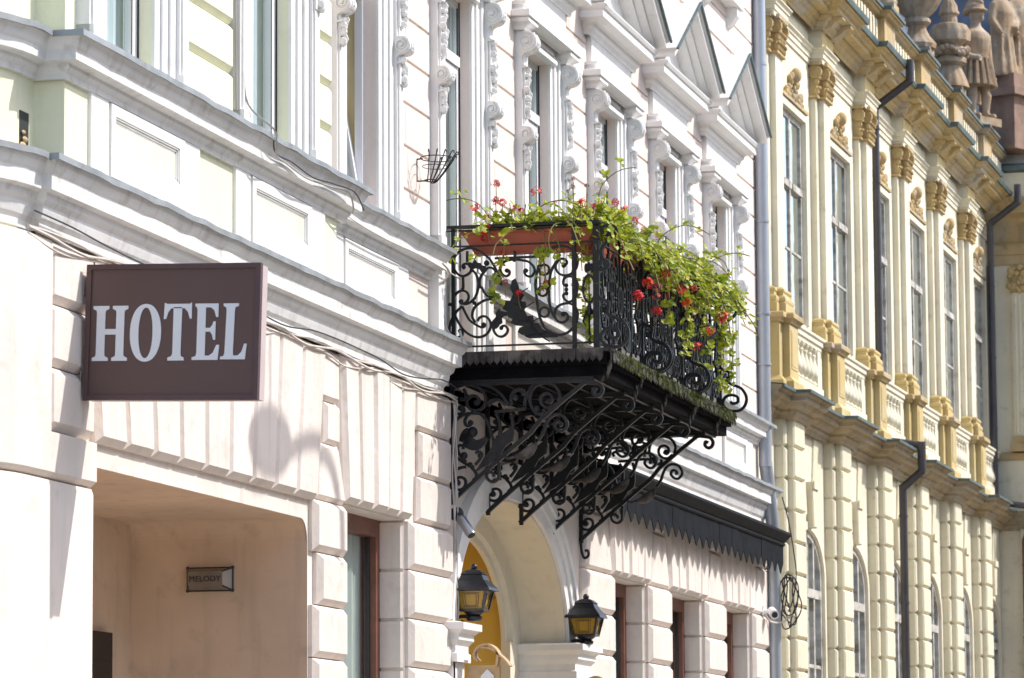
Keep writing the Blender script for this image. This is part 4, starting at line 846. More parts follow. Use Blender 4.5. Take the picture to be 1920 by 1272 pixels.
# ================================================================ planters and geraniums
def planter(name, x0, x1, y0, y1, zt, label, h=.16):
    t = thing(name, label, 'planter', ((x0 + x1) / 2, (y0 + y1) / 2, zt - h), 0, 'terracotta troughs on the balcony')
    i = .035; p = MB()
    top = [(x0, y0), (x1, y0), (x1, y1), (x0, y1)]; bot = [(x0 + i, y0 + i), (x1 - i, y0 + i), (x1 - i, y1 - i), (x0 + i, y1 - i)]
    if x1 - x0 < y1 - y0: bot = [(x0 + i, y0 + .09), (x1 - i, y0 + .09), (x1 - i, y1 - .09), (x0 + i, y1 - .09)]
    p.add([(*q, zt - h) for q in bot] + [(*q, zt) for q in top], [(0, 1, 2, 3), (0, 1, 5, 4), (1, 2, 6, 5), (2, 3, 7, 6), (3, 0, 4, 7)])
    p.build('trough', 'terracotta', t)
    r = MB(); e = .012
    for a, b, c, d in ((x0 - e, x1 + e, y0 - e, y0 + .012), (x0 - e, x1 + e, y1 - .012, y1 + e), (x0 - e, x0 + .012, y0 + .012, y1 - .012), (x1 - .012, x1 + e, y0 + .012, y1 - .012)): r.box(a, b, c, d, zt - .012, zt + .014)
    r.build('rim', 'terracotta', t)
    MB().box(x0 + .013, x1 - .013, y0 + .013, y1 - .013, zt - .035, zt - .025).build('soil', 'soil', t)
    return t
planter('planter', BX0 + .03, BX0 + .20, -1.115, -.10, 5.905, 'terracotta trough hung inside the near end of the balcony railing')
FX = [BX0 + .20 + i * 1.08 for i in range(4)]
PN = ['nearest', 'second', 'third', 'farthest']
for i, x in enumerate(FX): planter('planter', x, x + 1.02, -1.11, -.94, 5.90, '%s terracotta trough along the balcony front, under the green foliage' % PN[i])

def leaf_poly(mb, c, n, r, rnd):
    n = Vector(n).normalized(); u = n.orthogonal().normalized(); u = Quaternion(n, rnd.uniform(0, 2 * pi)) @ u; w = n.cross(u); c = Vector(c)
    k = 9; vs = [c - n * r * .22]
    for i in range(k):
        a = 2 * pi * i / k * .93 + .2; rr = r * (1 + (.10 if i % 2 else -.10)); vs.append(c + u * rr * cos(a) + w * rr * sin(a) + n * r * .10 * sin(3 * a))
    mb.add(vs, [(0, i + 1, i + 2) for i in range(k - 1)])
def flower(parent, c, r, m, rnd):
    f = MB(); c = Vector(c)
    for i in range(15):
        d = Vector((rnd.gauss(0, 1), rnd.gauss(0, 1), rnd.gauss(.35, .8))).normalized(); p = c + d * r * rnd.uniform(.55, 1.0)
        u = d.orthogonal().normalized(); u = Quaternion(d, rnd.uniform(0, 6.28)) @ u; w = d.cross(u); s = r * .42
        for q in range(4):
            a = 2 * pi * q / 4; t = (u * cos(a) + w * sin(a)); b = d.cross(t)
            f.add([p, p + t * s * .7 + b * s * .38 + d * s * .1, p + t * s * 1.1 + d * s * .15, p + t * s * .7 - b * s * .38 + d * s * .1], [(0, 1, 2, 3)])
    f.build('flower_head', m, parent)
def geranium(label, base, n_stems, spread, fl, seed, trail=.3, up=.25, bias=(0, 0, 0), leafn=9, lr=.026, dens=1.0):
    """base: (x0,x1,y0,y1,z) strip the stems rise from"""
    rnd = random.Random(seed); x0, x1, y0, y1, z = base
    t = thing('geranium', label, 'plant', ((x0 + x1) / 2, (y0 + y1) / 2, z), 0, 'geraniums on the balcony')
    st = MB(); lv = MB(); tips = []
    for i in range(n_stems):
        p = Vector((rnd.uniform(x0, x1), rnd.uniform(y0, y1), z)); L = rnd.uniform(.5, 1.0)
        tr = rnd.random() < trail
        d = Vector((rnd.gauss(0, .5) * spread + bias[0], rnd.gauss(0, .5) * spread + bias[1], 1.0 if not tr else .35)).normalized()
        pts = [p.copy()]; seg = 7; step = (up * L if not tr else rnd.uniform(.35, 1.0)) / seg * (1 if not tr else .8)
        for k in range(seg):
            p = p + d * step; pts.append(p.copy()); d = (d + Vector((rnd.gauss(0, .18), rnd.gauss(0, .18), -.34 if tr else -.06)) + (Vector(bias) * (.12 if tr else 0))).normalized()
        st.tube(crom([tuple(q) for q in pts], 2), .0032, 4, cap=False)
        for k in range(leafn):
            s = rnd.uniform(.25, 1.0); q = pts[min(seg, int(s * seg))] + Vector((rnd.gauss(0, .03), rnd.gauss(0, .03), rnd.gauss(.01, .03)))
            leaf_poly(lv, q, Vector((rnd.gauss(0, .55) - .25, rnd.gauss(-.35, .55), rnd.uniform(.2, 1.2))), lr * rnd.uniform(.5, 1.5), rnd)
        tips.append(pts)
    st.build('stems', 'stem_green', t); f_ = lv.build('foliage', 'leaf_green', t)
    for (fx, fy, fz, r, m, stalk) in fl:
        flower(t, (fx, fy, fz), r, m, rnd)
        if stalk: MB().tube(crom([(fx + rnd.uniform(-.03, .03), fy + rnd.uniform(-.03, .03), fz - stalk), (fx + rnd.uniform(-.015, .015), fy, fz - stalk * .5), (fx, fy, fz)], 4), .0022, 4).build('flower_stalk', 'stem_green', t)
    return t
XB = BX0 + .10
nf = lambda y, z, r=.026, m='petal_red', s=.12: (XB + random.uniform(-.14, .0), y, z, r * 1.35, m, s)
geranium('geranium with red flowers at the wall end of the near trough', (BX0 + .05, BX0 + .18, -.62, -.24, 5.88), 24, 1.0,
    [nf(-.215, 6.09, .03), nf(-.36, 6.14), nf(-.37, 6.26, .028), nf(-.40, 6.13, .026), nf(-.29, 6.03, .018), nf(-.28, 5.87, .034, 'petal_red', .08), nf(-.41, 5.755, .034, 'petal_orange', .1), nf(-.32, 5.93, .02), nf(-.55, 5.43, .022, 'petal_red', .12)], 21, .3, .26, (-.12, 0, 0), 11)
geranium('bushy geranium in the middle of the near trough, hanging through the rail', (BX0 + .05, BX0 + .18, -.88, -.58, 5.88), 20, 1.0,
    [nf(-.50, 6.08, .018), nf(-.545, 6.06, .022), nf(-.665, 6.20, .032), nf(-.80, 6.12, .014, 'petal_pink'), nf(-.735, 5.49, .034, 'petal_red', .14), nf(-.44, 5.52, .02, 'petal_pink')], 22, .34, .22, (-.15, 0, 0), 11)
geranium('leggy half-dry geranium at the street end of the near trough', (BX0 + .06, BX0 + .16, -1.04, -.92, 5.88), 6, .5,
    [nf(-1.02, 6.095, .03), nf(-.94, 6.23, .016, 'petal_dry', .3), nf(-.97, 6.27, .014, 'petal_dry', .3), nf(-1.06, 6.22, .014, 'petal_dry', .25), nf(-.93, 6.18, .012, 'petal_dry', .2)], 23, .15, .32, (0, 0, 0), 3, .02)
# trailing strands on the outside of the near railing
def strand(tname, label, pts, seed, n=26, lr=.024):
    rnd = random.Random(seed); t = thing(tname, label, 'plant', pts[0], 0, 'geraniums on the balcony'); c = crom(pts, 6)
    MB().tube(c, .0035, 4).build('stems', 'stem_green', t); lv = MB(); m_ = len(c)
    for i in range(n):
        q = Vector(c[int(m_ * (.35 + .65 * rnd.random())) % m_]) + Vector((rnd.gauss(-.01, .012), rnd.gauss(0, .028), rnd.gauss(0, .028)))
        leaf_poly(lv, q, (rnd.gauss(-.8, .4), rnd.gauss(-.2, .5), rnd.uniform(.1, 1)), lr * rnd.uniform(.5, 1.45), rnd)
    lv.build('foliage', 'leaf_green', t)
xs = BX0 - .03
strand('geranium', 'trailing geranium strand hanging to the left of the iron leaf', [(xs + .05, -.42, 5.92), (xs, -.44, 5.75), (xs - .02, -.40, 5.6), (xs - .02, -.36, 5.46), (xs - .02, -.37, 5.38)], 31, 34)
strand('geranium', 'trailing geranium strand with small leaves in the middle of the near railing', [(xs + .05, -.72, 5.92), (xs, -.76, 5.78), (xs - .01, -.74, 5.7), (xs - .01, -.76, 5.5), (xs - .01, -.72, 5.44)], 32, 22)
strand('geranium', 'bare trailing geranium stem in front of the street end of the trough', [(xs + .05, -.80, 5.95), (xs - .01, -.83, 5.86), (xs - .01, -.865, 5.76), (xs - .01, -.87, 5.66), (xs - .01, -.89, 5.62)], 33, 8)
strand('geranium', 'geranium growth showing between the two corner posts', [(BX0 + .08, -1.05, 5.9), (BX0 + .04, -1.06, 5.6), (BX0 + .03, -1.04, 5.3), (BX0 + .02, -1.07, 5.05)], 34, 46, .026)
for q_, (sx_, zl, dn, sd) in enumerate(((29.75, 5.42, 34, 71), (30.55, 5.30, 42, 72), (31.35, 5.24, 46, 73), (32.05, 5.14, 54, 74), (32.45, 5.22, 40, 75))):
    strand('geranium', '%s long geranium tress hanging down the outside of the front railing' % ('first', 'second', 'third', 'fourth', 'farthest')[q_],
        [(sx_, -1.05, 5.93), (sx_ + .03, -1.20, 5.90), (sx_ + .06, -1.27, 5.72), (sx_ + .10, -1.29, 5.5), (sx_ + .08, -1.28, zl)], sd, dn, .027)
cols = ['petal_red', 'petal_red', 'petal_orange', 'petal_pink', 'petal_red']
for i, x in enumerate(FX):
    rnd = random.Random(60 + i); fl = []
    for k in range(8):
        fx = x + rnd.uniform(.0, 1.0); out = rnd.random() < .38
        fl.append((fx, -1.24 - rnd.uniform(0, .12) if out else -1.05, rnd.uniform(5.35, 6.0) if out else rnd.uniform(6.08, 6.25), rnd.uniform(.034, .050), cols[rnd.randrange(5)], rnd.uniform(.06, .16)))
    geranium('dense trailing geranium in the %s front trough of the balcony' % PN[i], (x, x + 1.02, -1.12, -.96, 5.90), (58, 50, 48, 46)[i], .8, fl, 40 + i, (.45, .6, .75, .82)[i], .27 if i else .31, (-.10, -.20, 0), 19, .027)
# ================================================================ lanterns on the portal
def lantern(label, x, y, z):
    t = thing('wall_lantern', label, 'lantern', (x, y, z), 0, 'lanterns beside the portal')
    def fr(w0, z0, w1, z1): return [(x + sx * w0, y + sy * w0, z + z0) for sx, sy in ((-1, -1), (1, -1), (1, 1), (-1, 1))] + [(x + sx * w1, y + sy * w1, z + z1) for sx, sy in ((-1, -1), (1, -1), (1, 1), (-1, 1))]
    BX = [(3, 2, 1, 0), (4, 5, 6, 7), (0, 1, 5, 4), (1, 2, 6, 5), (2, 3, 7, 6), (3, 0, 4, 7)]
    MB().lathe([(.045, 0), (.06, .01), (.06, .03), (.045, .04), (.075, .06), (.08, .075)], (x, y, z), 12).build('base', 'lantern_black', t, True)
    lo, hi, z0, z1 = .085, .118, .078, .225
    for i in range(4):
        v = fr(lo - .004, z0, hi - .004, z1); p = MB().add([v[i], v[(i + 1) % 4], v[4 + (i + 1) % 4], v[4 + i]], [(0, 1, 2, 3)]); p.build('glass_panel', 'amber_glass', t)
    k = MB(); v = [Vector(q) for q in fr(lo, z0, hi, z1)]
    for i in range(4):
        j = (i + 1) % 4; k.tube([v[i], v[4 + i]], .009, 4); k.tube([v[i], v[j]], .009, 4); k.tube([v[4 + i], v[4 + j]], .009, 4)
        for s in (.22, .30):
            a, b, c, d = v[i].lerp(v[j], s), v[i].lerp(v[j], 1 - s), v[4 + j].lerp(v[4 + i], s), v[4 + j].lerp(v[4 + i], 1 - s)
            q = [a.lerp(d, s * .7), b.lerp(c, s * .7), b.lerp(c, 1 - s * .7), a.lerp(d, 1 - s * .7)]
            k.tube(q, .0018, 4, True)
    k.build('cage', 'lantern_black', t)
    r = MB()
    for (a, za, b, zb) in ((.155, .222, .145, .245), (.145, .245, .098, .30), (.098, .30, .078, .34), (.078, .34, .085, .345), (.085, .345, .055, .372), (.055, .372, .02, .385)): r.add(fr(a, za, b, zb), BX)
    r.build('roof', 'lantern_black', t)
    MB().sphere((x, y, z + .40), .026, 10, 8).build('finial', 'lantern_black', t, True)
    MB().tube(crom([(x, y + .15, z - .02), (x, y + .12, z + .03), (x, y + .06, z + .035), (x, y, z + .02)], 4), .014, 6).build('arm', 'lantern_black', t)
    MB().tube(crom([(x, y + .14, z - .05), (x, y + .09, z - .045), (x, y + .07, z - .015), (x, y + .10, z + .005)], 4), .007, 5).build('curl', 'lantern_black', t)
    MB().box(x - .03, x + .03, y + .135, y + .155, z - .07, z + .07).build('wall_plate', 'lantern_black', t)
lantern('black lantern with amber glass on the left side of the arched portal', 28.03, -.155, 3.01)
lantern('black lantern with amber glass on the right side of the arched portal', 31.82, -.155, 2.985)

# ================================================================ bulkhead light in the niche
ml = thing('bulkhead_light', 'small dark metal wall light lettered MELODY in the entrance niche', 'wall light', (24.25, .655, 3.12))
x = 24.25; a0, a1, b0_, b1_ = .50, .815, 3.045, 3.20
def rect(xx, i): return [(xx, a0 + i, b0_ + i), (xx, a1 - i, b0_ + i), (xx, a1 - i, b1_ - i), (xx, a0 + i, b1_ - i)]
MB().add(rect(x - .001, 0) + rect(x - .012, 0), [(0, 1, 2, 3), (4, 5, 6, 7), (0, 1, 5, 4), (1, 2, 6, 5), (2, 3, 7, 6), (3, 0, 4, 7)]).build('back_plate', 'lantern_black', ml)
v0, v1 = rect(x - .012, .004), [(x - .085, a0 + .05, b0_ + .03), (x - .085, a1 - .03, b0_ + .03), (x - .085, a1 - .03, b1_ - .03), (x - .085, a0 + .05, b1_ - .03)]
for i in range(4):
    j = (i + 1) % 4; MB().add([v0[i], v0[j], v1[j], v1[i]], [(0, 1, 2, 3)]).build('side_pane', 'bracket_grey' if i in (3,) else 'bronze', ml)
MB().add(v1 + [(q[0] - .008, q[1], q[2]) for q in v1], [(0, 1, 2, 3), (4, 5, 6, 7), (0, 1, 5, 4), (1, 2, 6, 5), (2, 3, 7, 6), (3, 0, 4, 7)]).build('front_panel', 'bronze', ml)
k = MB()
for i in range(4): k.tube([v0[i], v1[i]], .006, 5); k.tube([v0[i], v0[(i + 1) % 4]], .007, 5); k.sphere(v0[i], .013, 8, 5)
k.build('cage', 'lantern_black', ml)
fc = bpy.data.curves.new('melody', 'FONT'); fc.body = 'MELODY'; fc.size = .053; fc.extrude = .002; fc.align_x = 'CENTER'; fc.align_y = 'CENTER'; fc.space_character = 1.06
fo_ = bpy.data.objects.new('tmp', fc); COL.objects.link(fo_); bpy.context.view_layer.update()
me_ = bpy.data.meshes.new_from_object(fo_); bpy.data.objects.remove(fo_, do_unlink=True); me_.name = 'lettering'; me_.materials.clear(); me_.materials.append(M['lantern_black'])
lt = inst('lettering', me_, ml); lt.matrix_local = Matrix(((0, 0, -1, -.0955), (-1, 0, 0, .012), (0, 1, 0, 0.0), (0, 0, 0, 1)))

# ================================================================ cameras
c1 = thing('security_camera', 'silver cylindrical security camera on the wall left of the portal', 'camera', (27.93, -.02, 3.80))
MB().sphere((27.93, -.05, 3.80), .055, 12, 8).build('mount', 'cable_black', c1, True)
MB().tube([(27.93, -.06, 3.80), (27.90, -.11, 3.74)], .022, 8).build('arm', 'bracket_grey', c1, True)
d_ = Vector((-.25, -.55, -.80)).normalized(); p_ = Vector((27.90, -.085, 3.775))
MB().tube([p_, p_ + d_ * .03, p_ + d_ * .16, p_ + d_ * .175], [.030, .038, .038, .036], 14).build('housing', 'steel', c1, True)
MB().tube([p_ + d_ * .176, p_ + d_ * .182], .030, 14).build('lens', 'cable_black', c1)
c2 = thing('security_camera', 'small white security camera near the far end of the hotel wall', 'camera', (40.9, -.05, 3.70))
MB().box(40.84, 40.98, -.06, -.045, 3.66, 3.76).build('wall_plate', 'pvc_white', c2)
MB().tube([(40.9, -.06, 3.71), (40.88, -.15, 3.69)], .025, 8).build('arm', 'pvc_white', c2)
MB().tube([(40.92, -.13, 3.71), (40.78, -.19, 3.66)], [.045, .05], 12).build('housing', 'pvc_white', c2, True)
MB().tube([(40.779, -.1904, 3.6596), (40.772, -.193, 3.657)], .033, 12).build('lens', 'cable_black', c2)

# ================================================================ iron flower basket on the upper wall
bk = thing('flower_basket_holder', 'empty black wrought iron basket bracket on the pink upper wall', 'basket', (26.95, -.016, 6.15))
bx = 26.95
def ring(z, r, cy, w=.004):
    return MB().tube([(bx + r * cos(2 * pi * i / 24), cy + r * .8 * sin(2 * pi * i / 24), z) for i in range(24)], w, 5, True)
ring(6.31, .15, -.17).build('hoop', 'iron', bk); ring(6.15, .055, -.12).build('hoop', 'iron', bk); ring(6.25, .115, -.155, .003).build('hoop', 'iron', bk)
for i in range(9):
    a = radians(170 + 25 * i); ca, sa = cos(a), sin(a)
    P = lambda r, cy, z: (bx + r * ca, cy + r * .8 * sa, z)
    MB().tube(crom([P(.03, -.12, 6.135), P(.055, -.12, 6.145), P(.09, -.14, 6.20), P(.14, -.165, 6.29), P(.165, -.175, 6.34), P(.185, -.18, 6.35), P(.19, -.18, 6.33)], 3), .0045, 5).build('rib', 'iron', bk)
MB().tube([(bx, -.012, 6.31), (bx, -.06, 6.315)], .006, 5).build('arm', 'iron', bk); MB().tube([(bx, -.012, 6.15), (bx, -.10, 6.15)], .006, 5).build('arm', 'iron', bk)
MB().tube([(bx, -.018, 6.31), (bx, -.018, 6.15)], .005, 5).build('arm', 'iron', bk)

# ================================================================ cables
def cable(label, m, pts, r, cname='wall_cable', k=5, n=5):
    o = MB().tube(crom(pts, k), r, n).build(cname, m); tag(o, label, 'cable', 'cables on the hotel front'); return o
random.seed(9)
def along(x0, x1, z0, z1, y, amp, n, ph, sag=0.0):
    out = []
    for i in range(n + 1):
        t = i / n; xx = x0 + (x1 - x0) * t
        out.append((xx, y + .008 * sin(ph + i * 1.9), z0 + (z1 - z0) * t + amp * sin(ph + i * 1.3) - sag * abs(sin(t * pi * n / 3))))
    return out
cable('upper cream cable of the bundle under the lower cornice', 'cable_cream', along(18.95, 27.84, 4.66, 4.65, -.075, .012, 26, 0), .007)
cable('thick twisted cream cable in the bundle under the lower cornice', 'cable_cream', along(18.95, 27.84, 4.635, 4.63, -.085, .020, 30, 1.5), .009)
cable('sagging lower cream cable of the bundle under the lower cornice', 'cable_cream', along(18.95, 27.84, 4.625, 4.615, -.07, .018, 24, 3.1, .03), .006)
cable('thin black cable draped just above the cream bundle under the cornice', 'cable_black', along(18.95, 27.84, 4.72, 4.70, -.115, .030, 16, .6, .02), .005)
for i, (dx, ph) in enumerate(((0, 0), (.035, 1.1), (.075, 2.3), (.10, 4.0))):
    nm = ['leftmost', 'second', 'third', 'rightmost'][i]
    pts = [(27.80 + dx * .8 + .010 * sin(ph + j * 1.4), -.062 - .01 * sin(ph * 2 + j), 4.64 - j * .125) for j in range(22)]
    cable('%s cream cable of the vertical run beside the balcony bracket' % nm, 'cable_cream', pts, .0065)
cable('cream cable dropping from the upper ledge to the balcony rail post', 'cable_cream', [(27.1, -.17, 5.56), (27.35, -.15, 5.53), (27.5, -.06, 5.45), (27.56, -.05, 5.3), (27.62, -.06, 5.15), (27.72, -.10, 5.09), (27.82, -.12, 5.10), (27.86, -.10, 5.16)], .009)
cable('thin grey cable clipped along the lip of the recessed upper ledge', 'cable_cream', [(24.55, -.125, 5.58), (25.1, -.122, 5.555), (25.8, -.122, 5.548), (26.5, -.122, 5.56), (27.15, -.12, 5.555), (27.8, -.12, 5.54)], .006)
cable('grey cable bundle drooping over the forward ledge beside the tilted window', 'bracket_grey', [(22.05, -.23, 6.4), (22.08, -.25, 6.1), (22.12, -.27, 5.85), (22.35, -.36, 5.735), (22.4, -.36, 5.66), (22.5, -.33, 5.60), (22.8, -.30, 5.60), (23.2, -.31, 5.57), (23.7, -.30, 5.60), (24.1, -.32, 5.62), (24.3, -.30, 5.56), (24.42, -.26, 5.53)], .0065)
cable('thin dark wire looped over the forward ledge', 'cable_black', [(22.4, -.345, 5.69), (22.55, -.31, 5.62), (22.9, -.31, 5.62), (23.3, -.32, 5.59), (23.8, -.33, 5.62), (24.2, -.34, 5.63), (24.45, -.33, 5.55)], .0045)
cable('pale cable running up the quoins beside the second upper window', 'bracket_grey', [(22.03, -.23, 5.8), (22.02, -.225, 6.4), (22.04, -.225, 7.2)], .010)
cable('pair of thin wires from the sign up to the cornice', 'cable_cream', [(19.93, -.06, 4.02), (19.92, -.07, 4.3), (19.93, -.06, 4.62)], .005)
for i in range(5):
    rnd = random.Random(80 + i); cz = 3.92 + rnd.uniform(-.05, .05)
    pts = [(41.25 + rnd.uniform(-.03, .03), -.27 - (.05 + .012 * i) * cos(a) - .035 * sin(2 * a + i * 2.1), cz - .03 * i + (.20 + .02 * i) * sin(a) + .02 * sin(3 * a + i)) for a in [2 * pi * j / 14 for j in range(15)]]
    cable(['outermost', 'large', 'middle', 'inner', 'lowest'][i] + ' loop of the black cable coil hanging by the hotel downpipe', 'cable_black', pts, .0075)
cable('green-black cable hanging down the corner between hotel and yellow mansion', 'cable_black', [(41.3, -.20, 4.95), (41.45, -.24, 4.7), (41.62, -.26, 4.4), (41.66, -.28, 4.15), (41.45, -.29, 3.98)], .007)
cable('tangle of pale wires between the small white camera and the coil', 'cable_cream', [(40.9, -.07, 3.67), (41.05, -.10, 3.60), (41.2, -.2, 3.60), (41.25, -.3, 3.68), (41.3, -.33, 3.62)], .012)

# ================================================================ hotel downpipe, awning, wooden boards
dp = thing('downpipe', 'pale grey-blue round downpipe at the far end of the hotel', 'downpipe', (41.2, -.10, 0.1))
MB().tube([(41.22, -.11, .15), (41.22, -.11, 4.6), (40.95, -.085, 5.3)], .072, 16).build('pipe', 'pipe_grey', dp, True); MB().tube([(40.94, -.085, 5.25), (40.92, -.085, 10.8)], .070, 16).build('pipe', 'pipe_grey', dp, True)
for z in (6.35, 6.9, 7.9, 9.62): MB().tube([(40.93, -.085, z - .012), (40.93, -.085, z + .012)], .079, 16).build('collar', 'pipe_grey', dp, True)
for z in (6.9, 9.62): MB().tube([(40.99, -.10, z), (41.06, .0, z - .02)], .008, 5).build('clip', 'steel', dp)

aw = thing('awning', 'black awning with grey saw-toothed valance over the far shop windows', 'awning', (36.6, -.002, 4.3))
AX0, AX1 = 32.45, 41.12
MB().prism([(-.003, 4.60), (-.33, 4.54), (-.33, 4.515), (-.25, 4.44), (-.003, 4.44)], 'x', AX0, AX1).build('hood', 'awning_black', aw)
MB().prism([(-.205, 4.40), (-.25, 4.40), (-.262, 4.415), (-.262, 4.428), (-.25, 4.438), (-.205, 4.438)], 'x', AX0, AX1 - .03).build('head_rail', 'awning_black', aw)
random.seed(13); xx = AX0
while xx < AX1 - .36:
    w = .33; l = .30 + random.uniform(-.012, .012); q = MB(); y = -.236; pts = [(xx, 4.402), (xx + w, 4.402), (xx + w, 4.402 - l * .62), (xx + w * .80, 4.402 - l * .74), (xx + w * .62, 4.402 - l * .92), (xx + w * .5, 4.402 - l), (xx + w * .38, 4.402 - l * .92), (xx + w * .20, 4.402 - l * .74), (xx, 4.402 - l * .62)]
    j = random.uniform(-.004, .004)
    q.prism(pts, 'y', y - .004 + j, y + .004 + j); q.build('valance_tooth', 'awning_valance', aw); xx += w + .002
for i, xb in enumerate((33.5, 36.2, 38.9)): MB().box(xb, xb + .6, -.335, -.3302, 4.523, 4.532).build('rust_patch', 'wood_tan', aw) if False else None
def scroll_board(label, x, y, z):
    t = thing('scroll_board', label, 'sign board', (x, y, 0.13), 0, 'wooden boards beside the portal')
    MB().box(x - .015, x + .015, y - .14, y + .10, .135, z - .12).build('board', 'wood_tan', t)
    MB().tube(crom([(x, y - .12, z - .13), (x, y - .13, z - .03), (x, y - .06, z + .03), (x, y + .02, z + .01), (x, y + .05, z - .05), (x, y + .02, z - .09)], 4), .05, 4, r2=.008, ref=(1, 0, 0)).build('curl', 'wood_tan', t)
    MB().tube(crom([(x, y + .0, z + .01), (x, y - .08, z + .0), (x, y - .18, z - .08), (x, y - .22, z - .13)], 4), .05, 4, r2=.007, ref=(1, 0, 0)).build('curl', 'wood_tan', t)
    MB().prism([(y - .10, z - .40), (y + .0, z - .40), (y + .0, z - .2), (y - .05, z - .15), (y - .10, z - .2)], 'x', x - .028, x - .016).build('paper_panel', 'pvc_white', t)
scroll_board('curled wooden board standing by the left portal pilaster', 27.99, -.22, 2.80)
scroll_board('curled wooden board standing by the right portal pilaster', 31.95, -.17, 2.69)
nb = tag(MB().box(32.28, 32.40, -.062, -.051, 2.70, 2.90).build('number_plate', 'wood_tan'), 'small tarnished plate on the pier right of the portal', 'plate')

# ================================================================ lamp slung over the street (above the frame; its shadow falls on the wall)
lp = thing('street_lamp', 'long oval street lamp slung on a wire across the street', 'lamp', (25.22, -4.75, 9.1))
lx, ly, lz = 25.22, -4.75, 9.1
MB().sphere((lx, ly, lz + .27), 1.0, 24, 14, (.46, .13, .19)).build('globe', 'pvc_white', lp, True)
MB().tube([(lx, ly, lz + .44), (lx, ly, lz + .95)], .015, 6).build('hanger', 'iron', lp)
MB().tube(crom([(lx + .40, ly, lz + .24), (lx + .72, ly, lz + .33), (lx + 1.05, ly, lz + .36), (lx + 1.40, ly, lz + .26), (lx + 1.58, ly, lz + .02), (lx + 1.62, ly, lz - .35)], 5), .05, 6).build('arm', 'iron', lp)
MB().tube(crom([(lx, -.02, lz + 1.5), (lx, -2.4, lz + 1.1), (lx, ly, lz + .95), (lx, -8, lz + 1.15), (lx, -12.98, lz + 1.6)], 6), .006, 5).build('span_wire', 'iron', lp)
# ================================================================ yellow mansion (local x along its front, -y to the street)
man = thing('yellow_mansion', 'weathered yellow baroque mansion with paired pilasters, balustrades and tall windows', 'building', (42.0, 0.0, 0.0), radians(-1.12), None, False)
PC = [.455 + 3.0 * k for k in range(6)]; WCM = [1.955 + 3.0 * k for k in range(6)]; UE = 18.1; U0 = -.98
US = .12                                          # upper floor setback
def steps(base, d, half, x0, x1, y_in=None):
    """plan path along the front that breaks forward by d at every pilaster"""
    p = [(x0, -base)]
    for c in PC:
        a, b = c - half, c + half
        if a <= x0 + .01: p = [(x0, -base - d), (b, -base - d), (b, -base)]; continue
        p += [(a, -base), (a, -base - d), (b, -base - d), (b, -base)]
    p.append((x1, -base)); return p
# ground wall with arched windows
GH, GS, GR = .90, 4.26, .52                                # half width, springing
gw = MB().wall(U0, UE, 0, 5.92, 0.0, [(c - GH, c + GH, .9, 5.0) for c in WCM])
for c in WCM:
    n = 16
    for i in range(n):
        t0, t1 = pi * i / n, pi * (i + 1) / n; xa, xb = c - GH * cos(t0), c - GH * cos(t1); za, zb = GS + GR * sin(t0), GS + GR * sin(t1)
        gw.quad((xa, 0, za), (xb, 0, zb), (xb, 0, 5.0), (xa, 0, 5.0)); gw.quad((xa, 0, za), (xb, 0, zb), (xb, .07, zb), (xa, .07, za))
    for x in (c - GH, c + GH): gw.quad((x, 0, .9), (x, .12, .9), (x, .12, GS), (x, 0, GS))
    gw.quad((c - GH, 0, .9), (c + GH, 0, .9), (c + GH, .12, .9), (c - GH, .12, .9))
gw.build('ground_wall', 'mansion_plaster', man)
# ground pilasters in two layers, block by block
GB = [MB().cbox(-.455, .455, -.12, 0, .012, .338, .020).mesh('pilaster_block', 'mansion_block'), MB().cbox(-.315, .315, -.20, -.12, .012, .338, .020).mesh('pilaster_block', 'mansion_block')]
for c in PC:
    pl = MB().box(c - .435, c + .435, -.088, 0, 0, 5.92).box(c - .295, c + .295, -.165, -.088, 0, 5.92).build('pilaster', 'mansion_plaster', man)
    for j in range(16):
        z = 5.92 - .35 * (j + 1)
        if z < .5: break
        for me in GB: inst('pilaster_block', me, pl, (c, 0, z))
        MB().box(c - .445, c + .445, -.105, -.004, z - .004, z + .004) if False else None
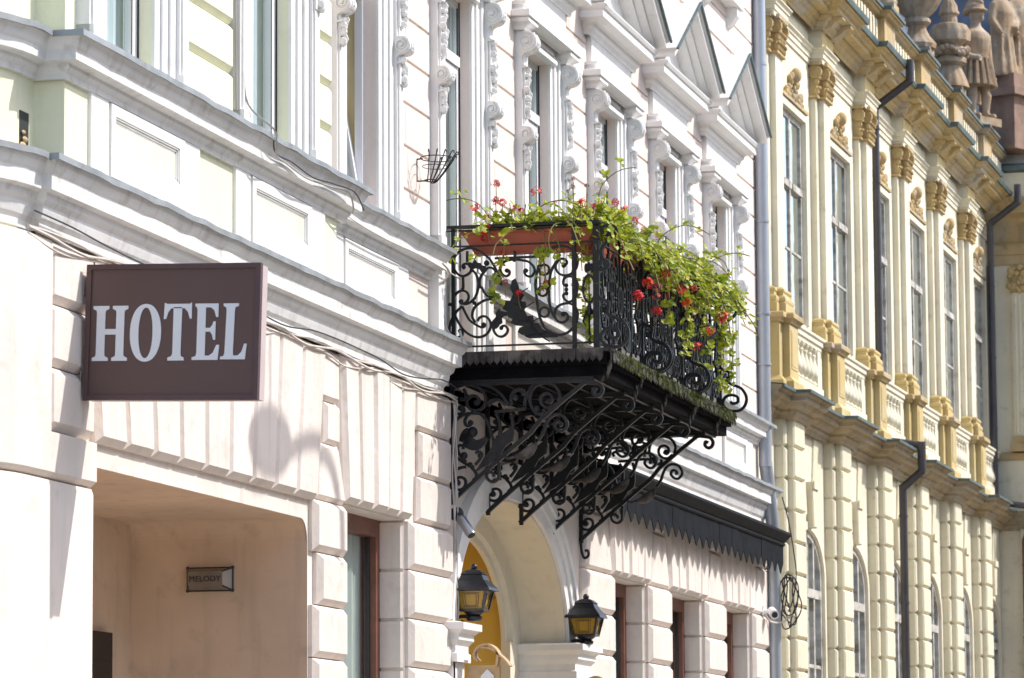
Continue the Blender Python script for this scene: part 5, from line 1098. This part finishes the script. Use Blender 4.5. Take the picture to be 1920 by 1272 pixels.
# flat joints and splayed voussoirs over the arched windows
for c in WCM:
    for i, (a0, a1) in enumerate(((-.55, -.36), (-.36, -.20), (.20, .36), (.36, .55))):
        z0 = 5.02; MB().cprism([(c + a0 * .75, z0 - abs(a0) * .35), (c + a1 * .75, z0 - abs(a1) * .35), (c + a1 * 1.7, 5.90), (c + a0 * 1.7, 5.90)], -.022, 0, .008).build('voussoir', 'mansion_block', man)
    ks = MB().cprism([(c - .10, 4.80), (c + .10, 4.80), (c + .17, 5.32), (c - .17, 5.32)], -.09, 0, .012).build('keystone', 'mansion_block', man)
    MB().box(c - .15, c + .15, -.11, -.0905, 5.24, 5.33).build('keystone_cap', 'mansion_block', ks)
    pts = [(c - (GH + .05) * cos(pi * i / 20), -.008, GS + (GR + .05) * sin(pi * i / 20)) for i in range(21)]
    ar = MB().tube([(c - GH - .05, -.008, .9)] + pts + [(c + GH + .05, -.008, .9)], .012, 4, r2=.045, ref=(0, 1, 0)); ar.build('arch_band', 'mansion_plaster', man)
    fr = MB(); f = .05
    pa = [(c - (GH - .03) * cos(pi * i / 16), .045, GS + (GR - .03) * sin(pi * i / 16)) for i in range(17)]
    fr.tube([(c - GH + .03, .045, .9)] + pa + [(c + GH - .03, .045, .9)], .025, 4, r2=.04, ref=(0, 1, 0))
    for mx, zt_ in ((-.44, GS + .42), (0, GS + GR - .05), (.44, GS + .42)): fr.box(c + mx - .035, c + mx + .035, .025, .065, .9, zt_)
    fr.box(c - GH + .05, c + GH - .05, .015, .068, 4.02, 4.12); fr.box(c - GH + .05, c + GH - .05, .03, .060, 3.22, 3.26); fr.box(c - GH + .05, c + GH - .05, .03, .060, 2.4, 2.44)
    wo = fr.build('arched_window', 'mansion_frame', man)
    for s in (-1, 1):
        pn = [(c, .9), (c + s * (GH - .02), .9)] + [(c + s * (GH - .02) * cos(pi * i / 16), GS + (GR - .02) * sin(pi * i / 16)) for i in range(9)]
        MB().add([(q[0], .052, q[1]) for q in pn], [tuple(range(len(pn)))]).build('pane', 'glass_old', wo)
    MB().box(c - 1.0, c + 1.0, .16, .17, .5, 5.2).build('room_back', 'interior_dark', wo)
# string cornice
STR = [(0, 5.86), (.02, 5.86), (.03, 5.90), (.06, 5.93), (.06, 5.96), (.13, 5.99), (.16, 6.03), (.20, 6.04), (.20, 6.085), (.235, 6.11), (.25, 6.14), (.0, 6.17)]
sp = steps(.04, .16, .48, U0, UE)
sc_ = MB().sweep(sp, STR).build('string_cornice', 'mansion_cornice', man)
MB().sweep(sp, [(0, 6.172), (.262, 6.145), (.262, 6.118), (.272, 6.118), (.272, 6.152), (0, 6.186)]).build('flashing', 'flashing_green', sc_)
MB().quad((U0, -.04, 6.175), (UE, -.04, 6.175), (UE, .3, 6.175), (U0, .3, 6.175)).build('ledge_top', 'mansion_stone', man)
# upper wall with windows
WH, WZ0, WZ1 = .73, 7.22, 9.62
uw = MB().wall(U0, UE, 6.1, 11.0, US, [(c - WH, c + WH, WZ0, WZ1) for c in WCM])
for c in WCM: uw.reveal(c - WH, c + WH, WZ0, WZ1, US, US + .10)
uw.build('upper_wall', 'mansion_plaster', man)
MB().box(U0, UE, 8.0, 8.1, 0, 11).quad((U0, .3, 11.0), (UE, .3, 11.0), (UE, 8, 11.0), (U0, 8, 11.0)).quad((UE, 0, 0), (UE, 8, 0), (UE, 8, 11), (UE, 0, 11)).quad((U0, 0.0, 0), (U0, 8, 0), (U0, 8, 11), (U0, 0.0, 11)).build('back_shell', 'interior_dark', man)
# pilaster shafts, bases, capitals, pedestals: shared meshes about the pilaster axis
def ymesh():
    S = {}
    y = US
    S['shaft'] = MB().box(-.36, .36, y - .075, y, 7.36, 10.02).box(-.20, .20, y - .145, y - .075, 7.36, 10.02).mesh('pilaster', 'mansion_plaster')
    def two(prof, h1, h2, p1, p2):
        q = MB(); q.sweep([(-h1, y), (-h1, y - p1), (h1, y - p1), (h1, y)], prof); q.sweep([(-h2, y - p1), (-h2, y - p2), (h2, y - p2), (h2, y - p1)], [(o, z + .001 * (z == prof[-1][1])) for o, z in prof]); return q
    S['base'] = two([(0, 7.06), (.055, 7.06), (.055, 7.17), (.042, 7.18), (.05, 7.20), (.05, 7.23), (.04, 7.25), (.022, 7.26), (.018, 7.29), (.03, 7.31), (.03, 7.33), (.02, 7.345), (.0, 7.36)], .37, .21, .11, .18).mesh('pilaster_base', 'mansion_ochre')
    S['pedestal'] = two([(0, 6.17), (.05, 6.17), (.05, 6.30), (.0, 6.36), (.0, 6.96), (0, 6.96)], .44, .25, .19, .27).mesh('pedestal', 'mansion_ochre')
    S['pedcap'] = two([(0, 6.95), (.02, 6.95), (.035, 6.98), (.06, 7.0), (.06, 7.045), (.05, 7.06), (0, 7.065)], .44, .25, .19, .27).mesh('pedestal_cap', 'mansion_stone')
    S['inset'] = MB().box(-.17, .17, y - .276, y - .27, 6.45, 6.88).box(-.14, .14, y - .279, y - .276, 6.48, 6.85).mesh('pedestal_panel', 'mansion_ochre')
    rnd = random.Random(2); q = MB()
    q.sweep([(-.37, y), (-.37, y - .08), (.37, y - .08), (.37, y)], [(0, 9.99), (.03, 10.0), (.03, 10.025), (0, 10.03)]); q.sweep([(-.21, y - .08), (-.21, y - .15), (.21, y - .15), (.21, y - .08)], [(0, 9.99), (.03, 10.0), (.03, 10.026), (0, 10.031)])
    q.box(-.36, .36, y - .09, y, 10.03, 10.40); q.box(-.20, .20, y - .16, y - .09, 10.03, 10.40)
    for h, p in ((.36, .09), (.20, .16)):
        for sx in (-1, 1):                         # volutes on the corners, leaves below
            q.tube([(sx * h - .03, y - p + .015, 10.31), (sx * h + .03, y - p + .015, 10.31)], .082, 12)
            q.tube([(sx * h - .034, y - p + .015, 10.31), (sx * h + .034, y - p + .015, 10.31)], .05, 12); q.tube([(sx * h - .04, y - p + .015, 10.31), (sx * h + .04, y - p + .015, 10.31)], .022, 8)
            for z in (10.07, 10.19): q.sphere((sx * h, y - p - .0, z), .034, 8, 6, (.7, 1, 1.4)); q.sphere((sx * h, y - p - .03, z + .045), .022, 6, 5)
        for i in range(5):
            xx = -h + 2 * h * (i + .5) / 5
            for z in (10.08, 10.20): q.sphere((xx, y - p - .002, z + rnd.uniform(-.01, .01)), .036, 7, 5, (.8, .7, 1.5)); q.sphere((xx, y - p - .03, z + .045), .020, 6, 4)
        q.sphere((0, y - p - .03, 10.36), .05, 8, 6)
    S['capital'] = q.mesh('capital', 'capital_stone', True)
    S['abacus'] = MB().box(-.42, .42, y - .14, y, 10.385, 10.43).box(-.26, .26, y - .21, y - .14, 10.384, 10.431).mesh('abacus', 'mansion_stone')
    bp = [(.030, 0), (.042, .01), (.042, .03), (.026, .045), (.024, .06), (.050, .10), (.056, .14), (.050, .19), (.032, .27), (.024, .33), (.030, .345), (.030, .36), (.022, .37), (.038, .40), (.042, .43)]
    S['baluster'] = MB().lathe(bp, (0, 0, 0), 10).mesh('baluster', 'mansion_plaster', True)
    fr = MB(); yy = US + .03
    for q_ in ((-WH, -WH + .07, WZ0, WZ1), (WH - .07, WH, WZ0, WZ1), (-.04, .04, WZ0, WZ1), (-WH + .07, -.04, WZ1 - .07, WZ1), (.04, WH - .07, WZ1 - .07, WZ1), (-WH + .07, -.04, WZ0, WZ0 + .08), (.04, WH - .07, WZ0, WZ0 + .08)): fr.box(q_[0], q_[1], yy, yy + .05, q_[2], q_[3])
    for s in (-1, 1):
        a, b = sorted((s * .04, s * (WH - .07))); fr.box(a, b, yy - .03, yy + .05, 8.72, 8.80); fr.box(a, b, yy + .005, yy + .04, 8.0, 8.03)
    S['frame'] = fr.mesh('window', 'mansion_frame')
    S['pane'] = MB().box(.04, WH - .07, yy + .02, yy + .024, WZ0 + .08, WZ1 - .07).mesh('pane', 'glass_old')
    sr = MB()
    for q_ in ((-WH - .09, -WH - .004, WZ0, WZ1 + .08), (WH + .004, WH + .09, WZ0, WZ1 + .08), (-WH - .004, WH + .004, WZ1 + .004, WZ1 + .09)): sr.box(q_[0], q_[1], US - .03, US, q_[2], q_[3])
    S['surround'] = sr.mesh('window_surround', 'mansion_plaster')
    cv = MB(); rnd = random.Random(4)              # carved crest over the window
    cv.box(-WH - .08, WH + .08, US - .05, US, WZ1 + .10, WZ1 + .14)
    for i in range(34):
        xx = rnd.uniform(-.5, .5); hgt = .30 * (1 - abs(xx) * 1.6) + .04; zz = WZ1 + .14 + rnd.uniform(0, max(.02, hgt)); cv.sphere((xx, US - .03, zz), rnd.uniform(.025, .055), 7, 5, (1, .8, 1.1))
    cv.sphere((0, US - .06, WZ1 + .44), .075, 10, 8, (.9, .9, 1.2))
    S['crest'] = cv.mesh('crest', 'mansion_stone', True)
    S['room'] = MB().box(-.9, .9, US + .7, US + .72, 7.0, 9.9).mesh('room_back', 'interior_dark')
    return S
YS = ymesh()
for c in PC:
    p = inst('pilaster', YS['shaft'], man, (c, 0, 0))
    for nm, k in (('pilaster_base', 'base'), ('capital', 'capital'), ('abacus', 'abacus')): inst(nm, YS[k], p)
    d = inst('pedestal', YS['pedestal'], man, (c, 0, 0)); inst('pedestal_cap', YS['pedcap'], d); inst('pedestal_panel', YS['inset'], d)
for c in WCM:
    w = inst('window', YS['frame'], man, (c, 0, 0))
    inst('pane', YS['pane'], w); inst('pane', YS['pane'], w, (0, 0, 0), (0, 0, 0), (-1, 1, 1)); inst('window_surround', YS['surround'], w); inst('crest', YS['crest'], w); inst('room_back', YS['room'], w)
    # balustrade under the window
    x0, x1 = c - 1.05, c + 1.05
    bl = MB(); bl.sweep([(x0, US), (x0, US - .11), (x1, US - .11), (x1, US)], [(0, 6.93), (.02, 6.93), (.02, 6.97), (.04, 6.985), (.04, 7.03), (.06, 7.05), (.06, 7.08), (0, 7.09)])
    bo = bl.build('balustrade', 'mansion_plaster', man)
    MB().box(x0, x1, US - .14, US, 6.17, 6.49).build('plinth', 'mansion_plaster', bo)
    for i in range(6): inst('baluster', YS['baluster'], bo, (x0 + .40 + i * .255, US - .085, 6.495), (0, 0, 0), (1.55, 1.3, 1))
    for xx in (x0 + .02, x1 - .30): MB().box(xx, xx + .26, US - .125, US, 6.492, 6.928).build('baluster_post', 'mansion_plaster', bo)
    MB().box(c - WH - .12, c + WH + .12, US - .14, US, 7.12, 7.21).build('sill', 'mansion_plaster', w) if False else None
# entablature
eh = .37
ARC = [(0, 10.40), (.02, 10.40), (.02, 10.46), (.035, 10.465), (.035, 10.525), (.05, 10.53), (.055, 10.56), (.08, 10.58), (.08, 10.595), (0, 10.61)]
ep = steps(-US, .15, eh, U0, UE)
MB().sweep(ep, ARC).build('architrave', 'mansion_plaster', man)
MB().sweep(ep, [(0, 10.605), (.012, 10.61), (.012, 10.86), (0, 10.87)]).build('frieze_band', 'mansion_plaster', man)
for c in PC: MB().box(c - .38, c + .38, US - .168, US, 10.432, 10.84).build('frieze_block', 'mansion_ochre', man)
COR = [(0, 10.80), (.03, 10.80), (.03, 10.825), (.06, 10.85), (.075, 10.88), (.075, 10.895), (.11, 10.91), (.13, 10.94), (.13, 10.955), (.24, 10.965), (.24, 11.01), (.27, 11.025), (.29, 11.06), (.33, 11.075), (.33, 11.11), (.2, 11.12), (0, 11.125)]
cp_ = steps(-US + .07, .11, .47, U0, UE)
co = MB().sweep(cp_, COR).build('main_cornice', 'cornice_ochre', man)
MB().sweep(cp_, [(.1, 11.128), (.34, 11.115), (.34, 11.08), (.355, 11.08), (.37, 11.13), (.37, 11.145), (.1, 11.16)]).build('gutter', 'flashing_green', co)
for c in PC:
    for s in (-1, 1): MB().prism([(US - .17, 10.95), (US - .42, 10.958), (US - .42, 10.93), (US - .34, 10.90), (US - .28, 10.84), (US - .17, 10.79)], 'x', c + s * .28 - .10, c + s * .28 + .10).build('modillion', 'cornice_ochre', co)
# attic parapet with ribbed panels and capped piers
at = MB().box(U0, UE, -.13, .2, 11.12, 11.68).build('attic', 'mansion_stone', man)
APC = [c + .55 for c in PC]
for c in APC:
    MB().box(c - .42, c + .42, -.23, -.13, 11.12, 11.68).build('attic_pier', 'mansion_stone', at)
    for i in range(9):
        xx = c + .62 + i * .22
        if xx < UE - .1: MB().prism([(xx, 11.19), (xx + .11, 11.19), (xx + .11, 11.58), (xx + .055, 11.61), (xx, 11.58)], 'y', -.155, -.1305).build('attic_rib', 'mansion_plaster', at)
PC_, PC = PC, APC
ac = steps(.13, .10, .44, U0, UE); PC = PC_
MB().sweep(ac, [(0, 11.64), (.05, 11.66), (.07, 11.69), (.10, 11.70), (.10, 11.745), (0, 11.76)]).build('attic_coping', 'mansion_stone', at)
MB().sweep(ac, [(-.3, 11.79), (.11, 11.752), (.11, 11.725), (.12, 11.725), (.12, 11.765), (-.3, 11.805)]).build('flashing', 'flashing_green', at)
# roof behind the attic
MB().prism([(.25, 11.6), (2.3, 16.5), (6.0, 16.5), (8.1, 11.2)], 'x', U0, UE + 1.5).build('roof', 'slate_blue', man)
# --- downpipes of the mansion
mz = Matrix.Translation((42, 0, 0)) @ Matrix.Rotation(radians(-1.12), 4, 'Z')
def mpipe(label, u, mlow, vb=.0, vl=.07, zt=10.95):
    o = mz @ Vector((u, -.1, 0)); t = thing('downpipe', label, 'downpipe', o, radians(-1.12), 'downpipes of the yellow mansion', False)
    P = lambda v, z: (0, -(v - .1), z)
    if zt > 9:
        MB().tube([P(.46, 11.18), P(.46, 10.88)], .055, 14).build('swan_neck', 'pipe_dark', t, True); MB().tube([P(.47, 10.91), P(vb, 10.58)], .052, 14).build('swan_neck', 'pipe_dark', t, True)
        MB().tube([P(vb, 10.62), P(vb, 6.25)], .05, 14).build('pipe', 'pipe_dark', t, True)
        for z in (10.3, 9.6, 8.5, 7.4): MB().tube([P(vb, z - .015), P(vb, z + .015)], .057, 14).build('collar', 'pipe_dark', t, True)
    MB().tube([P(vb, 6.28), P(.50, 6.20)], .05, 14).build('swan_neck', 'pipe_dark', t, True)
    MB().tube([P(.52, 6.24), P(.52, 5.86)], .055, 14).build('swan_neck', 'pipe_dark', t, True); MB().tube([P(.53, 5.88), P(vl, 5.66)], .052, 14).build('swan_neck', 'pipe_dark', t, True)
    MB().tube([P(vl, 5.70), P(vl, .1)], .052, 14).build('pipe', mlow, t, True)
    for z in (5.3, 4.2, 3.2): MB().tube([P(vl, z - .015), P(vl, z + .015)], .06, 14).build('collar', mlow, t, True)
mpipe('dark swan-necked downpipe between the third and fourth pilasters of the yellow mansion', 7.12, 'pipe_dark', .0, .27)
mpipe('dark downpipe with reddish lower half in the corner of the yellow mansion', 17.6, 'pipe_red', .02, .46)

# --- urns and statues on the attic
def at_m(u, v, z): return mz @ Vector((u, -v, z))
def urn(label, u, v, z, prof, h=1.0, m='statue_stone', fl=.05, nm='urn'):
    p = at_m(u, v, z); t = thing(nm, label, 'urn', p, radians(-1.12), 'urns on the mansion attic', False)
    MB().box(-.20, .20, -.20, .20, 0, .10).build('plinth', m, t); MB().lathe([(r, .10 + q * h) for r, q in prof], (0, 0, 0), 48, fl * .7, 12).build('vessel', m, t, True); return t
fl_vase = [(.20, 0), (.21, .05), (.14, .14), (.10, .22), (.10, .26), (.15, .30), (.15, .33), (.12, .36), (.22, .46), (.30, .60), (.32, .74), (.28, .84), (.24, .90), (.30, .97), (.28, 1.05), (.1, 1.10)]
obel = [(.22, 0), (.20, .08), (.14, .22), (.13, .26), (.19, .30), (.19, .35), (.16, .38), (.20, .41), (.21, .46), (.17, .50), (.24, .56), (.25, .66), (.20, .76), (.10, .79), (.09, .88), (.12, .90), (.12, .92), (.105, .94), (.10, 1.0), (.05, 1.09), (.005, 1.14)]
def garland(t, r, z):
    g = MB(); rnd = random.Random(int(z * 10))
    for i in range(26):
        a = 2 * pi * i / 26; g.sphere((r * cos(a), r * sin(a), z + .05 * cos(4 * a)), rnd.uniform(.035, .06), 6, 5)
    g.build('garland', 'statue_stone', t, True)
u0 = urn('round stone urn at the top edge of the picture on the mansion attic', 7.0, .12, 11.78, fl_vase, .9, 'mansion_stone')
u1 = urn('big carved stone vase with garlands on the mansion attic', 10.0, .12, 11.78, [(r * 1.22, q) for r, q in fl_vase], 1.2, 'statue_stone'); garland(u1, .36, 1.0)
u2 = urn('pointed stone urn with flame top left of the stone soldier', 13.0, .12, 11.78, [(r * 1.22, q) for r, q in obel], 1.2, 'statue_stone'); garland(u2, .25, .62)

def fuse(name, mb, m, parent, vox):
    o = mb.build(name, m, parent, True); md = o.modifiers.new('remesh', 'REMESH'); md.mode = 'VOXEL'; md.voxel_size = vox; md.use_smooth_shade = True; return o
def loft(mb, rings, n=14):
    """rings: (cx,cy,z,rx,ry)"""
    vs = []; fs = []
    for cx, cy, z, rx, ry in rings:
        for k in range(n): a = 2 * pi * k / n; vs.append((cx + rx * cos(a), cy + ry * sin(a), z))
    for i in range(len(rings) - 1):
        for k in range(n): l = (k + 1) % n; fs.append((i * n + k, i * n + l, (i + 1) * n + l, (i + 1) * n + k))
    fs += [tuple(range(n))[::-1], tuple((len(rings) - 1) * n + k for k in range(n))]; mb.add(vs, fs)
so = at_m(15.75, .12, 11.78)
sol = thing('statue', 'stone statue of a helmeted soldier in a skirted tunic on the mansion attic', 'statue', so, radians(-30), 'statues on the mansion attic', False)
MB().box(-.19, .19, -.18, .12, 0, .09).build('plinth', 'statue_stone', sol)
b = MB()
for sx, fy in ((-1, .0), (1, -.05)):               # legs, feet on the plinth
    b.tube([(sx * .085, fy, .11), (sx * .09, fy, .22), (sx * .09, fy - .01, .36), (sx * .085, fy * .5, .50), (sx * .075, 0, .66)], [.036, .042, .058, .056, .08], 10)
    b.tube([(sx * .088, fy + .03, .125), (sx * .10, fy - .12, .115)], [.042, .03], 8)
loft(b, [(0, 0, .48, .22, .17), (0, 0, .52, .215, .165), (0, 0, .70, .17, .13), (0, 0, .80, .145, .11), (0, -.01, .90, .16, .12), (0, -.015, 1.02, .185, .125), (0, -.01, 1.10, .185, .11), (0, 0, 1.15, .11, .08), (0, 0, 1.19, .058, .058), (0, 0, 1.24, .052, .055)])
b.tube([(-.17, 0, 1.10), (-.24, .02, .95), (-.23, -.06, .80), (-.16, -.13, .78)], [.062, .052, .042, .034], 10)
b.tube([(.17, 0, 1.10), (.25, .04, .96), (.26, .02, .78), (.25, -.02, .64)], [.062, .052, .042, .034], 10)
for hx, hy, hz in ((-.15, -.145, .78), (.25, -.03, .61)):
    b.sphere((hx, hy, hz), .036, 8, 6)
    for q in range(4): b.tube([(hx + (q - 1.5) * .014, hy - .01, hz - .02), (hx + (q - 1.5) * .014, hy - .03, hz - .055)], .010, 5)
    b.tube([(hx + .03, hy, hz), (hx + .045, hy - .03, hz - .02)], .011, 5)
b.sphere((0, -.012, 1.325), .085, 12, 9, (.85, 1.0, 1.2)); b.tube([(0, -.09, 1.33), (0, -.115, 1.305)], [.012, .018], 6); b.sphere((0, -.085, 1.265), .03, 8, 6)
for sx in (-1, 1): b.sphere((sx * .072, .0, 1.325), .02, 6, 5, (.5, 1, 1.3))
fuse('body', b, 'statue_stone', sol, .016)
hm = MB(); loft(hm, [(0, .0, 1.35, .105, .125), (0, .0, 1.37, .135, .165), (0, 0, 1.385, .10, .11), (0, 0, 1.43, .09, .10), (0, 0, 1.47, .05, .06)]); hm.tube(crom([(0, -.09, 1.44), (0, -.04, 1.485), (0, .05, 1.485), (0, .11, 1.43), (0, .13, 1.33)], 4), .035, 8); fuse('helmet', hm, 'statue_stone', sol, .016)
sk = MB()
for i in range(16):                                # skirt strips
    a = 2 * pi * i / 16; sk.tube([(.165 * cos(a), .125 * sin(a), .80), (.20 * cos(a), .155 * sin(a), .62), (.228 * cos(a), .178 * sin(a), .47)], [.02, .028, .034], 6)
loft(sk, [(0, 0, .80, .155, .12), (0, 0, .835, .16, .125), (0, 0, .84, .15, .11)]); sk.build('skirt', 'statue_stone', sol, True)
ck = MB(); loft(ck, [(0, .10, .30, .20, .05), (0, .11, .6, .19, .06), (0, .10, .95, .17, .06), (0, .06, 1.12, .14, .06)]); ck.build('cloak', 'statue_stone', sol, True)

sol.scale = (1.4, 1.4, 1.30)
# ================================================================ projecting wing at the far end, facing the camera
wing = thing('mansion_wing', 'projecting ochre wing with fluted corner pilaster closing the far end of the street', 'building', mz @ Vector((UE, 0, 0)), radians(-1.12), None, False)
WX = 0.02; VF = -1.3
w_ = MB(); w_.quad((WX, .3, 0), (WX, VF, 0), (WX, VF, 11.6), (WX, .3, 11.6)); w_.quad((WX, VF, 0), (10, VF, 0), (10, VF, 11.6), (WX, VF, 11.6)); w_.quad((WX, VF, 11.6), (10, VF, 11.6), (10, 3, 11.6), (WX, 3, 11.6)); w_.quad((WX, .3, 10.5), (WX, 3, 10.5), (WX, 3, 11.6), (WX, .3, 11.6)); w_.build('wall', 'mansion_plaster', wing)
for j in range(16):
    z = 5.90 - .35 * (j + 1)
    for a, b_ in ((-.85, -.32), (-1.28, -.86)):
        if z > 0: MB().add([(WX - q, y, zz) for q, y, zz in ((0, b_, z + .006), (0, a, z + .006), (0, a, z + .344), (0, b_, z + .344), (.05, b_ - .012, z + .02), (.05, a + .012, z + .02), (.05, a + .012, z + .33), (.05, b_ - .012, z + .33))], [(4, 5, 6, 7), (0, 1, 5, 4), (1, 2, 6, 5), (2, 3, 7, 6), (3, 0, 4, 7)]).build('rusticated_block', 'mansion_block', wing)
def band(nm, prof, m):                             # swept along the wing's face (outward = -x)
    MB().sweep([(WX, .25), (WX, VF), (10, VF)], prof).build(nm, m, wing)
band('string_cornice', STR, 'mansion_cornice'); band('entablature', [(0, 10.0), (.03, 10.0), (.03, 10.15), (.05, 10.16), (.05, 10.3), (.08, 10.33), (.02, 10.36), (.02, 10.62), (.06, 10.66), (.1, 10.72), (.3, 10.78), (.3, 10.9), (.36, 10.98), (.36, 11.02), (0, 11.04)], 'mansion_stone'); band('attic_coping', [(0, 11.45), (.06, 11.48), (.06, 11.56), (0, 11.6)], 'flashing_green')
band('pedestal_cap', [(0, 6.95), (.04, 6.96), (.06, 7.0), (.06, 7.06), (0, 7.08)], 'mansion_stone')
pil = MB()
pil.box(WX - .10, WX, -.66, -.28, 7.08, 9.55).build('corner_pilaster', 'mansion_plaster', wing)
for i in range(5): MB().tube([(WX - .10, -.33 - i * .07, 7.35), (WX - .10, -.33 - i * .07, 9.50)], .024, 8).build('flute', 'mansion_plaster', wing)
MB().sweep([(WX, -.27), (WX - .10, -.27), (WX - .10, -.67), (WX, -.67)], [(0, 7.08), (.06, 7.08), (.06, 7.18), (.03, 7.24), (.03, 7.30), (0, 7.34)]).build('pilaster_base', 'mansion_stone', wing) if False else MB().box(WX - .16, WX, -.72, -.22, 7.08, 7.20).box(WX - .13, WX, -.69, -.25, 7.20, 7.32).build('pilaster_base', 'mansion_stone', wing)
cpt = MB(); rnd = random.Random(8); cpt.box(WX - .10, WX, -.68, -.26, 9.55, 9.98)
for i in range(60): cpt.sphere((WX - .11, rnd.uniform(-.70, -.24), rnd.uniform(9.58, 9.96)), rnd.uniform(.03, .06), 7, 5)
cpt.build('capital', 'capital_stone', wing, True)
MB().box(WX - .06, WX - .001, -1.2, -.80, 7.2, 9.7).build('window', 'mansion_frame', wing)
MB().box(WX - .07, WX - .061, -1.14, -.86, 7.3, 9.6).build('pane', 'glass_old', wing)
def hip(nm, m, a, z0, b, z1):
    vs = [(a[0], a[2], z0), (a[1], a[2], z0), (a[1], a[3], z0), (a[0], a[3], z0), (b[0], b[2], z1), (b[1], b[2], z1), (b[1], b[3], z1), (b[0], b[3], z1)]
    MB().add(vs, [(0, 1, 5, 4), (1, 2, 6, 5), (2, 3, 7, 6), (3, 0, 4, 7), (4, 5, 6, 7)]).build(nm, m, wing)
hip('roof_skirt', 'roof_metal', (.30, 9, -1.3, 9.0), 11.62, (.75, 8.6, -.9, 8.6), 12.75)
hip('roof', 'slate_blue', (.76, 8.6, -.9, 8.6), 12.76, (2.2, 7.5, .2, 7.6), 17.5)
MB().prism([(-.05, 12.15), (.08, 12.15), (-1.5, 11.66), (-1.5, 11.62), (-1.35, 11.62)], 'x', .05, .28).build('gable_cornice', 'flashing_green', wing)
MB().add([(.12, -.95, 12.35), (.12, .25, 12.35), (.12, -.9, 13.95)], [(0, 1, 2)]).build('gable_field', 'statue_stone', wing) if False else None
ped = at_m(18.3, .30, 12.55)
grp = thing('statue', 'pale stone pair of draped figures on a reddish pedestal at the top right corner', 'statue', ped, radians(-25), 'statues on the mansion attic', False)
grp.scale = (1.45, 1.45, 1.45); MB().box(-.30, .30, -.22, .22, -.52, .05).build('pedestal', 'statue_red', grp); MB().box(-.38, .38, -.28, .28, .05, .13).build('pedestal_cap', 'statue_red', grp); MB().box(-.26, .26, -.2, .2, .131, .30).build('upper_step', 'statue_red', grp)
b = MB()
for cx, h in ((-.17, 1.0), (.17, 1.05)):
    loft(b, [(cx, 0, .28, .19, .15), (cx, 0, .40, .17, .14), (cx + .02, 0, .62 * h, .13, .11), (cx, 0, .80 * h, .15, .11), (cx, -.02, .98 * h, .16, .11), (cx, 0, 1.10 * h, .15, .09), (cx, 0, 1.16 * h, .06, .055), (cx, 0, 1.20 * h, .05, .05)]); b.sphere((cx, 0, 1.28 * h), .085, 10, 8, (.85, 1, 1.2))
    b.tube([(cx + .14, 0, 1.08 * h), (cx + .20, -.06, .90 * h), (cx + .06, -.15, .80 * h)], [.05, .045, .035], 8); b.tube([(cx - .14, 0, 1.08 * h), (cx - .20, 0, .88 * h), (cx - .16, -.10, .72 * h)], [.05, .045, .035], 8)
    for i in range(10): a = 2 * pi * i / 10; b.tube([(cx + .12 * cos(a), .10 * sin(a), .75), (cx + .18 * cos(a), .145 * sin(a), .29)], [.02, .03], 6)
fuse('figures', b, 'statue_stone', grp, .02)

# ================================================================ houses across the street (behind and beside the camera; they only shade and reflect)
def house(label, x0, x1, h, m):
    t = thing('house', label, 'house', ((x0 + x1) / 2, -13.0, 0), 0, 'houses across the street')
    hs = []
    n = max(2, int((x1 - x0) / 2.8))
    for i in range(n):
        c = x0 + (i + .5) * (x1 - x0) / n
        for z in (.9, 4.6, 8.0):
            if z + 2 < h: hs.append((c - .55, c + .55, z, z + 2.0))
    w = MB().wall(x0, x1, 0, h, -13.0, hs); w.quad((x0, -13, 0), (x0, -22, 0), (x0, -22, h), (x0, -13, h)); w.quad((x1, -13, 0), (x1, -22, 0), (x1, -22, h), (x1, -13, h)); w.quad((x0, -22, 0), (x1, -22, 0), (x1, -22, h), (x0, -22, h))
    w.build('wall', m, t)
    for q in hs: o = MB().box(q[0], q[1], -13.2, -13.15, q[2], q[3]).build('window', 'pvc_white', t); MB().box(q[0] + .06, q[1] - .06, -13.149, -13.14, q[2] + .06, q[3] - .06).build('pane', 'rubber', o)
    MB().prism([(-12.6, h + .003), (-17.5, h + 2.6), (-22.4, h + .003)], 'x', x0, x1).build('roof', 'opposite_roof', t)
house('tan house opposite the hotel entrance', 14, 27.9, 9.6, 'opposite_plaster'); house('grey-tan house opposite the balcony', 28, 43.9, 10.4, 'opposite_plaster')
house('tan house opposite the yellow mansion', 44, 59.9, 9.0, 'opposite_plaster'); house('tan house at the far end of the opposite row', 60, 78, 10.0, 'opposite_plaster')
